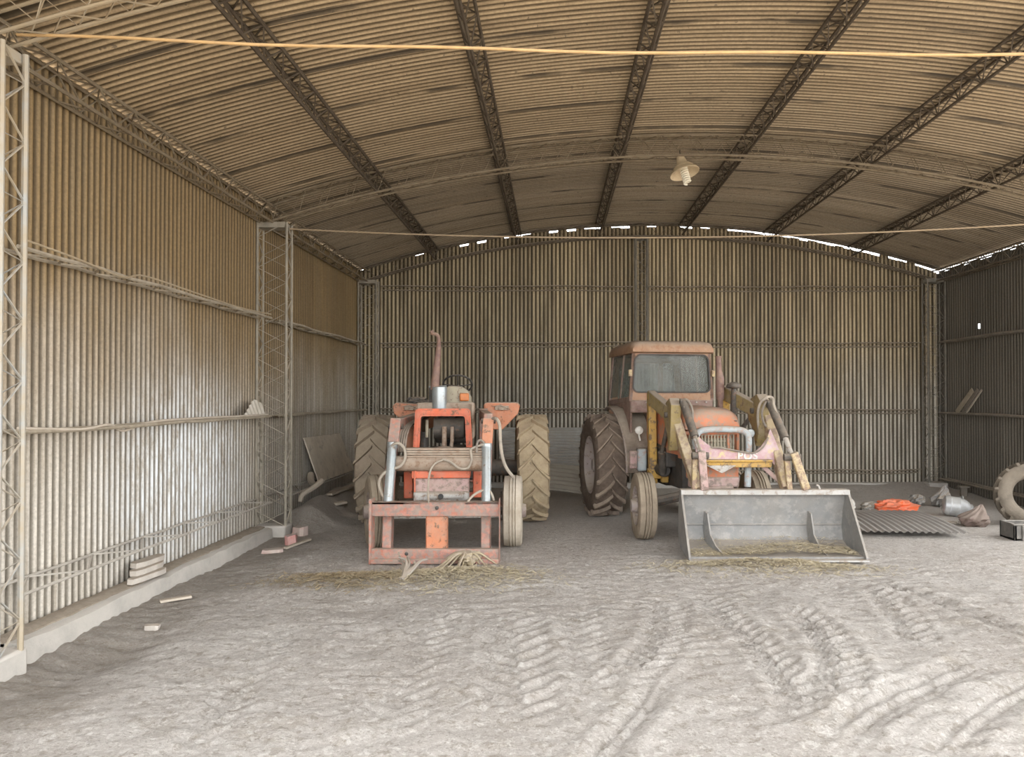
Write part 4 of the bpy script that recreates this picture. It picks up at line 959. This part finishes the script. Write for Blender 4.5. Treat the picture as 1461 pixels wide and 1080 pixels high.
# left side
def board_fix(c0, c1, c2, c3, t):
    n = (c1 - c0).cross(c3 - c0).normalized() * t
    return MB().prism([c0, c1, c2, c3], n)
solo('leaning_panel', board_fix(V((-3.42, 10.86, .46)), V((-3.42, 12.75, .46)), V((-3.60, 12.52, 1.10)), V((-3.60, 10.72, 1.12)), -.02), M_board,
     'large grey flat panel leaning on the left wall beyond the middle column', 'panel', bevel=.004)
r0 = V((-3.30, 10.2, gh(-3.30, 10.2)))
solo('bent_gutter', MB().tube(ease([r0 + V((-.18, .45, .30)), r0 + V((-.12, .3, .22)), r0 + V((0, .12, .19)), r0 + V((.10, .05, .25)), r0 + V((.02, -.05, .17)), r0 + V((-.10, -.12, .09)), r0 + V((-.12, -.16, -.005))], 6), [.05 - .0005 * k for k in range(37)], 8), M_wood,
     'bent grey scrap pipe lying against the left wall below the grey panel', 'scrap pipe')
for (x, y, l, rz, s, lb, m) in ((-3.18, 11.2, .9, 82, 1, 'longer grey plank lying on the earth bank below the leaning panel', M_wood), (-3.05, 10.6, .22, 60, 2, 'short pale wood offcut on the earth bank below the leaning panel', M_lath)):
    solo('plank', MB().box((x, y, gh(x, y) + .035), (l, .09, .035), (Matrix.Rotation(R(rz), 3, 'Z') @ Matrix.Rotation(R(-2), 3, 'Y'))), m, lb, 'plank', bevel=.006)
p = on(416, 776); solo('brick', chunk(p, (.13, .16, .11), 4, .4), M_brick, 'deep red broken brick at the foot of the middle left column', 'brick', 'broken bricks')
p = on(429, 763); solo('brick', chunk(p, (.18, .13, .11), 5, -.5), M_brickp, 'dusty pink broken brick behind the deep red one', 'brick', 'broken bricks')
a, b_ = on(408, 784), on(443, 773)
solo('wood_lath', MB().bar(a + V((0, 0, .02)), b_ + V((0, 0, .035)), .045, .025), M_lath, 'thin pale lath on the floor in front of the red brick', 'lath', bevel=.004)
p = on(390, 788); solo('brick', chunk(p + V((0, 0, -.01)), (.22, .12, .05), 6, .2), M_brickp, 'flat brick fragment half buried below the middle left column', 'brick', 'broken bricks')
a, b_ = on(230, 859), on(275, 853)
solo('wood_lath', MB().bar(a + V((0, 0, .012)), b_ + V((0, 0, .02)), .06, .022), M_lath, 'pale flat lath on the floor beside the concrete kerb', 'lath', bevel=.004)
p = on(219, 897); solo('stone', chunk(p, (.10, .06, .035), 8, .1), M_tile, 'small whitish stone on the dark dirt near the kerb', 'stone')
base = V((-3.54, 6.42, .155))
for k, (dx, dy, l, w_, rz, lb) in enumerate(((.07, -.05, .46, .09, 84, 'lowest of three pale slabs piled on the kerb, nearest the floor'), (.03, .02, .42, .10, 88, 'middle one of three pale slabs piled on the kerb'), (-.01, .10, .40, .11, 86, 'topmost of three pale slabs piled on the kerb, against the wall'))):
    solo('slab', chunk(base + V((dx, dy, .046 * k)), (l, w_, .045), 20 + k, R(rz), .05), M_tile, lb, 'slab', 'pale slabs on the kerb', bevel=.004)
sc = MB(); nu, nv = 48, 4
for u in range(nu + 1):
    t = u / nu; top = .19 * min(t / .72, 1) - .05 * max(0, (t - .72) / .28)
    for v in range(nv + 1):
        z = .004 + top * v / nv
        sc.v.append(V((-3.45 - .35 * z + .008 * math.cos(t * 6 * 2 * math.pi), 8.28 + .60 * t, 1.49 + z)))
for u in range(nu):
    for v in range(nv):
        b0_ = u * (nv + 1) + v; sc.f.append((b0_, b0_ + nv + 1, b0_ + nv + 2, b0_ + 1))
solo('scrap_sheet', sc, M_scrap, 'small pale torn piece of corrugated sheet on the middle left girt beside the column', 'scrap sheet', smooth_a=80)
pts = [V((-3.46, 4.8, 1.502)), V((-3.44, 5.4, 1.47)), V((-3.44, 5.75, 1.49)), V((-3.50, 6.05, 1.43)), V((-3.46, 6.4, 1.49)), V((-3.44, 7.2, 1.50)), V((-3.44, 8.3, 1.495)), V((-3.44, 8.95, 1.495))]
solo('cable', MB().tube(ease(pts, 8), .010, 6), M_lath, 'pale cable laid along the middle girt of the left wall', 'cable', 'cables on the left wall')
pts = [V((-3.42, 4.8, 2.72)), V((-3.43, 5.3, 2.70)), V((-3.43, 5.9, 2.66)), V((-3.47, 6.3, 2.73)), V((-3.43, 7.2, 2.70)), V((-3.45, 8.2, 2.69)), V((-3.43, 9.0, 2.71))]
solo('cable', MB().tube(ease(pts, 8), .008, 6), M_near, 'pale twisted cable laid along the upper girt of the left wall', 'cable', 'cables on the left wall')
p = W(595, 571, 9.9); rag = lump((p.x, p.y, W(0, 577, 9.9).z), (.26, .24, .10), 31, .5)
solo('rag', rag, M_cloth, 'dark crumpled rag on the left fender of the open tractor', 'rag', smooth_a=60)

# behind and between the tractors
sh = corr_sheet(.86, 1.95, .052, .010)
solo('corrugated_sheet', sh.xf(Matrix.Translation((-.02, 13.55, .74)) @ Matrix.Rotation(R(72), 4, 'X')), M_zinc, 'grey corrugated sheet with level flutes leaning on the back wall between the tractors', 'corrugated sheet', 'loose corrugated sheets', smooth_a=80)
sh = corr_sheet(.55, 1.25, .085, .012, bow=.06)
solo('corrugated_sheet', sh.xf(Matrix.Translation((.42, 12.6, .27)) @ Matrix.Rotation(R(9), 4, 'Y') @ Matrix.Rotation(R(48), 4, 'X')), M_zinc2, 'dusty pale corrugated sheet slumped on the floor below the leaning grey one', 'corrugated sheet', 'loose corrugated sheets', smooth_a=80)

# right side
sh = corr_sheet(1.25, 1.75, .085, .012, bow=.035)
solo('corrugated_sheet', sh.xf(Matrix.Translation((4.45, 9.85, .075)) @ Matrix.Rotation(R(84), 4, 'Z')), M_zinc3, 'grey corrugated sheet lying flat on the floor right of the bucket', 'corrugated sheet', 'loose corrugated sheets', smooth_a=80)
p = on(1281, 736); solo('plastic_bag', lump(p + V((.08, .32, -.03)), (.56, .34, .23), 41, .4, 20), M_bag, 'crumpled bright orange plastic bag on the floor by the back wall', 'bag', smooth_a=25)
p = on(1254, 734); solo('sack', lump(p + V((.02, .36, -.02)), (.24, .3, .16), 42, .35), M_sackw, 'pale crumpled sack tucked against the left end of the orange bag', 'sack', smooth_a=40)
p = V((4.28, 10.95, .0)); solo('sack', lump(p + V((0, 0, -.0)), (.26, .3, .27), 43, .2), M_sackw, 'whitish sack just showing behind the right edge of the bucket', 'sack', smooth_a=40)
p = V((6.04, 11.6, .0)); solo('crumpled_sheet', lump(p, (.28, .2, .32), 44, .6, 26, pinch=(.06, 0)), M_crump, 'crumpled grey sheet metal standing at the foot of the right corner column', 'scrap sheet', smooth_a=20)
p = V((5.74, 11.75, .0)); solo('stone', lump(p, (.22, .2, .17), 45, .4, 22), M_crump, 'grey rubble lump left of the crumpled grey sheet metal', 'stone', smooth_a=40)
c = V((5.77, 10.65, .135))
can = thing('milk_can', 'dented silvery can lying on its side near the right wall', 'can', (c.x, c.y, .02))
CM = Matrix.Translation(c) @ Matrix.Rotation(R(-18), 4, 'Z') @ Matrix.Rotation(R(8), 4, 'Y')
part('can_body', MB().lathe([(-.18, .03), (-.18, .105), (-.165, .13), (-.10, .145), (-.09, .138), (.02, .142), (.03, .135), (.10, .12), (.15, .085), (.165, .06)], 28, CM), M_can, can)
part('can_lid', MB().lathe([(.16, .03), (.16, .07), (.185, .075), (.205, .05), (.21, .0)], 24, CM), M_can, can)
part('handle', MB().tube([CM @ V((.05, .02 * k, .13 + .035 * math.sin(math.pi * (k + 3) / 6))) for k in range(-3, 4)], .008, 6), M_can, can)
p = on(1394, 752); solo('sack', lump(p + V((0, .1, -.02)), (.36, .3, .30), 46, .34, 26, pinch=(.13, .05)), M_sackp, 'brownish pink sack with a gathered neck beside the old tyre', 'sack', smooth_a=40)
a, b_ = on(1332, 747), on(1362, 747)
solo('wood_lath', MB().bar(a + V((0, 0, .02)), b_ + V((0, 0, .02)), .09, .03), M_wood, 'short grey board lying flat in front of the silvery can', 'lath', bevel=.005)
# post below the lowest right girt
solo('post', MB().bar(V((7.02, 12.75, -.02)), V((7.02, 12.75, .17)), .10, .06, up=(0, 1, 0)).box((7.02, 12.75, .17), (.16, .12, .03)), M_girt_r, 'short grey post standing under the lowest girt of the right wall', 'post', bevel=.006)
# old tyre
ot = thing('old_tyre', 'old dusty tractor tyre standing at the right edge of the photo', 'tyre', (6.36, 9.95, 0))
a, l = tyre_mb(.45, .30, .245, 18, .035)
TM2 = Matrix.Translation((6.36, 9.9, .40)) @ Matrix.Rotation(R(64), 4, 'Z') @ Matrix.Rotation(R(12), 4, 'Y')
part('carcass', a.xf(TM2), M_oldtyre, ot)
part('tread_lugs', l.xf(TM2), M_oldtyre, ot, smooth_a=20)
# trough
tr = MB(); x0, x1, y0, y1, z1 = 5.46, 6.7, 8.82, 9.12, .20
tr.box2((x0, y0, -.02), (x1, y0 + .03, z1)).box2((x0, y1 - .03, -.02), (x1, y1, z1)).box2((x0, y0, -.02), (x0 + .03, y1, z1)).box2((x1 - .03, y0, -.02), (x1, y1, z1)).box2((x0, y0, .0), (x1, y1, .03)).box2((x0 - .02, y0 - .02, z1 - .02), (x1 + .02, y0 + .04, z1)).box2((x0 + .08, y0 - .02, 0), (x0 + .13, y0, z1 - .02))
solo('trough', tr, M_trough, 'low dark trough on the floor in front of the old tyre', 'trough', bevel=.006)
# boards on the right wall
for k, (ya, yb, w_, lb, m) in enumerate(((13.17, 12.82, .11, 'widest and leftmost of three boards leaning on the right wall girt', M_girt), (12.98, 12.66, .07, 'middle one of three boards leaning on the right wall girt', M_girt_r), (12.86, 12.54, .04, 'thin pale rightmost of three boards leaning on the right wall girt', M_wood))):
    solo('wooden_board', MB().bar(V((7.14, ya, 1.435)), V((7.23, yb, 1.83)), .02, w_, up=(0, 1, 0)), m, lb, 'board', 'boards on the right wall', bevel=.003)

# straw and roots
def straw(c, ax, ay, hmax, n, seed, m, name, label, lim=None):
    r_ = random.Random(seed); mb = MB()
    for _ in range(n):
        while True:
            x, y = r_.gauss(0, .5), r_.gauss(0, .5)
            if x * x + y * y < 2.2: break
        px, py = c[0] + x * ax, c[1] + y * ay
        if lim and not lim(px, py): continue
        z = gh(px, py) + r_.uniform(0, hmax) * math.exp(-(x * x + y * y)) + .004
        l = r_.uniform(.02, .085); a = r_.uniform(0, 6.28); e = r_.uniform(-.3, .3)
        d = V((math.cos(a) * math.cos(e), math.sin(a) * math.cos(e), math.sin(e))) * l / 2; q = V((-math.sin(a), math.cos(a), r_.uniform(-.5, .5))) * r_.uniform(.0018, .0036)
        p = V((px, py, z))
        mb.add([p - d - q, p + d - q, p + d + q, p - d + q], [(0, 1, 2, 3)])
    return solo(name, mb, m, label, 'straw', kind='stuff', smooth_a=0)
straw((-.95, 7.0), .85, .45, .035, 4200, 1, M_straw, 'straw_litter', 'loose yellowish straw on the floor below the right half of the loader frame')
straw((-1.95, 6.85), .70, .32, .035, 2200, 2, M_straw_d, 'straw_litter', 'brown loose straw on the floor below the left half of the loader frame')
straw((2.15, 7.40), 1.0, .32, .03, 5000, 3, M_straw, 'straw_litter', 'yellow straw spilled on the floor along the lip of the bucket')
def bucket_straw():
    r_ = random.Random(9); mb = MB()
    for _ in range(3800):
        x = r_.uniform(1.45, 3.17); y = min(8.22, 7.74 + abs(r_.gauss(0, .22)))
        hz = .05 + .09 * max(0, 1 - abs(x - 2.55) / .8) * max(0, 1 - abs(y - 7.95) / .4)
        p = V((x, y, hz + (max(0, y - 8.1) * .6) + r_.uniform(0, .025))); a = r_.uniform(0, 6.28); l = r_.uniform(.02, .07)
        d = V((math.cos(a), math.sin(a), r_.uniform(-.3, .3))) * l / 2; q = V((-math.sin(a), math.cos(a), r_.uniform(-.5, .5))) * .0026
        mb.add([p - d - q, p + d - q, p + d + q, p - d + q], [(0, 1, 2, 3)])
    solo('straw_litter', mb, M_straw, 'straw lying on the floor of the loader bucket', 'straw', kind='stuff', smooth_a=0)
bucket_straw()
# scattered chaff over the whole floor in front
rt = MB(); r_ = random.Random(12); c = on(576, 826)
for k in range(7):
    a = r_.uniform(-.4, .4)
    rt.tube(ease([c + V((r_.uniform(-.02, .02), r_.uniform(-.02, .02), .0)), c + V((a * .12 + .03, .12, .05)), c + V((a * .3 + .06, .26, .09 + r_.uniform(-.03, .03))), c + V((a * .6 + .06, .40 + r_.uniform(-.1, .1), .12 + r_.uniform(-.05, .03)))], 4), [.026 - .0016 * q for q in range(13)], 6)
solo('dry_root', rt, M_root, 'grey twisted dry root on the floor under the left half of the loader frame', 'root')
rt = MB(); c = on(668, 806)
for k in range(16):
    a = r_.uniform(-1, 1); b_ = r_.uniform(-.25, .1)
    rt.tube(ease([c + V((a * .03, 0, .10)), c + V((a * .12, b_ * .5, .13)), c + V((a * .24, b_, .06)), c + V((a * .34, b_ * 1.5, .0))], 4), [.016 - .0009 * q for q in range(13)], 5)
rt.merge(lump(c + V((0, .02, 0)), (.26, .2, .15), 51, .4))
solo('dry_stalks', rt, M_rooty, 'clump of dry yellowish stalks under the right half of the loader frame', 'plant debris')
# ------------------------------------------------------------------ light and camera
w = bpy.data.worlds.new('sky'); SC.world = w; w.use_nodes = True
bg = w.node_tree.nodes['Background']; bg.inputs[0].default_value = (.96, .98, 1.0, 1); bg.inputs[1].default_value = WORLD
sl = bpy.data.lights.new('sun', 'SUN'); sl.energy = SUN; sl.angle = R(2); sl.color = (1., .93, .82)
so = bpy.data.objects.new('sun', sl); COL.objects.link(so)
so.rotation_euler = V((-.25, -.62, -.78)).to_track_quat('-Z', 'Y').to_euler(); so.location = (0, 20, 20)
cd = bpy.data.cameras.new('camera'); cam = bpy.data.objects.new('camera', cd); COL.objects.link(cam)
cd.sensor_fit = 'HORIZONTAL'; cd.sensor_width = 36; cd.lens = F / 1461 * 36
cd.shift_x = -(CX - 730.5) / 1461; cd.shift_y = (CY - 540 - F * math.tan(R(.75))) / 1461
cam.location = (0, 0, H); cam.rotation_euler = (R(90.75), 0, 0)
cd.clip_start = .05; SC.camera = cam
SC.view_settings.view_transform = 'Standard'; SC.view_settings.look = 'None'; SC.view_settings.exposure = EXPO; SC.view_settings.gamma = GAMMA
SC.cycles.max_bounces = 10; SC.cycles.diffuse_bounces = 6
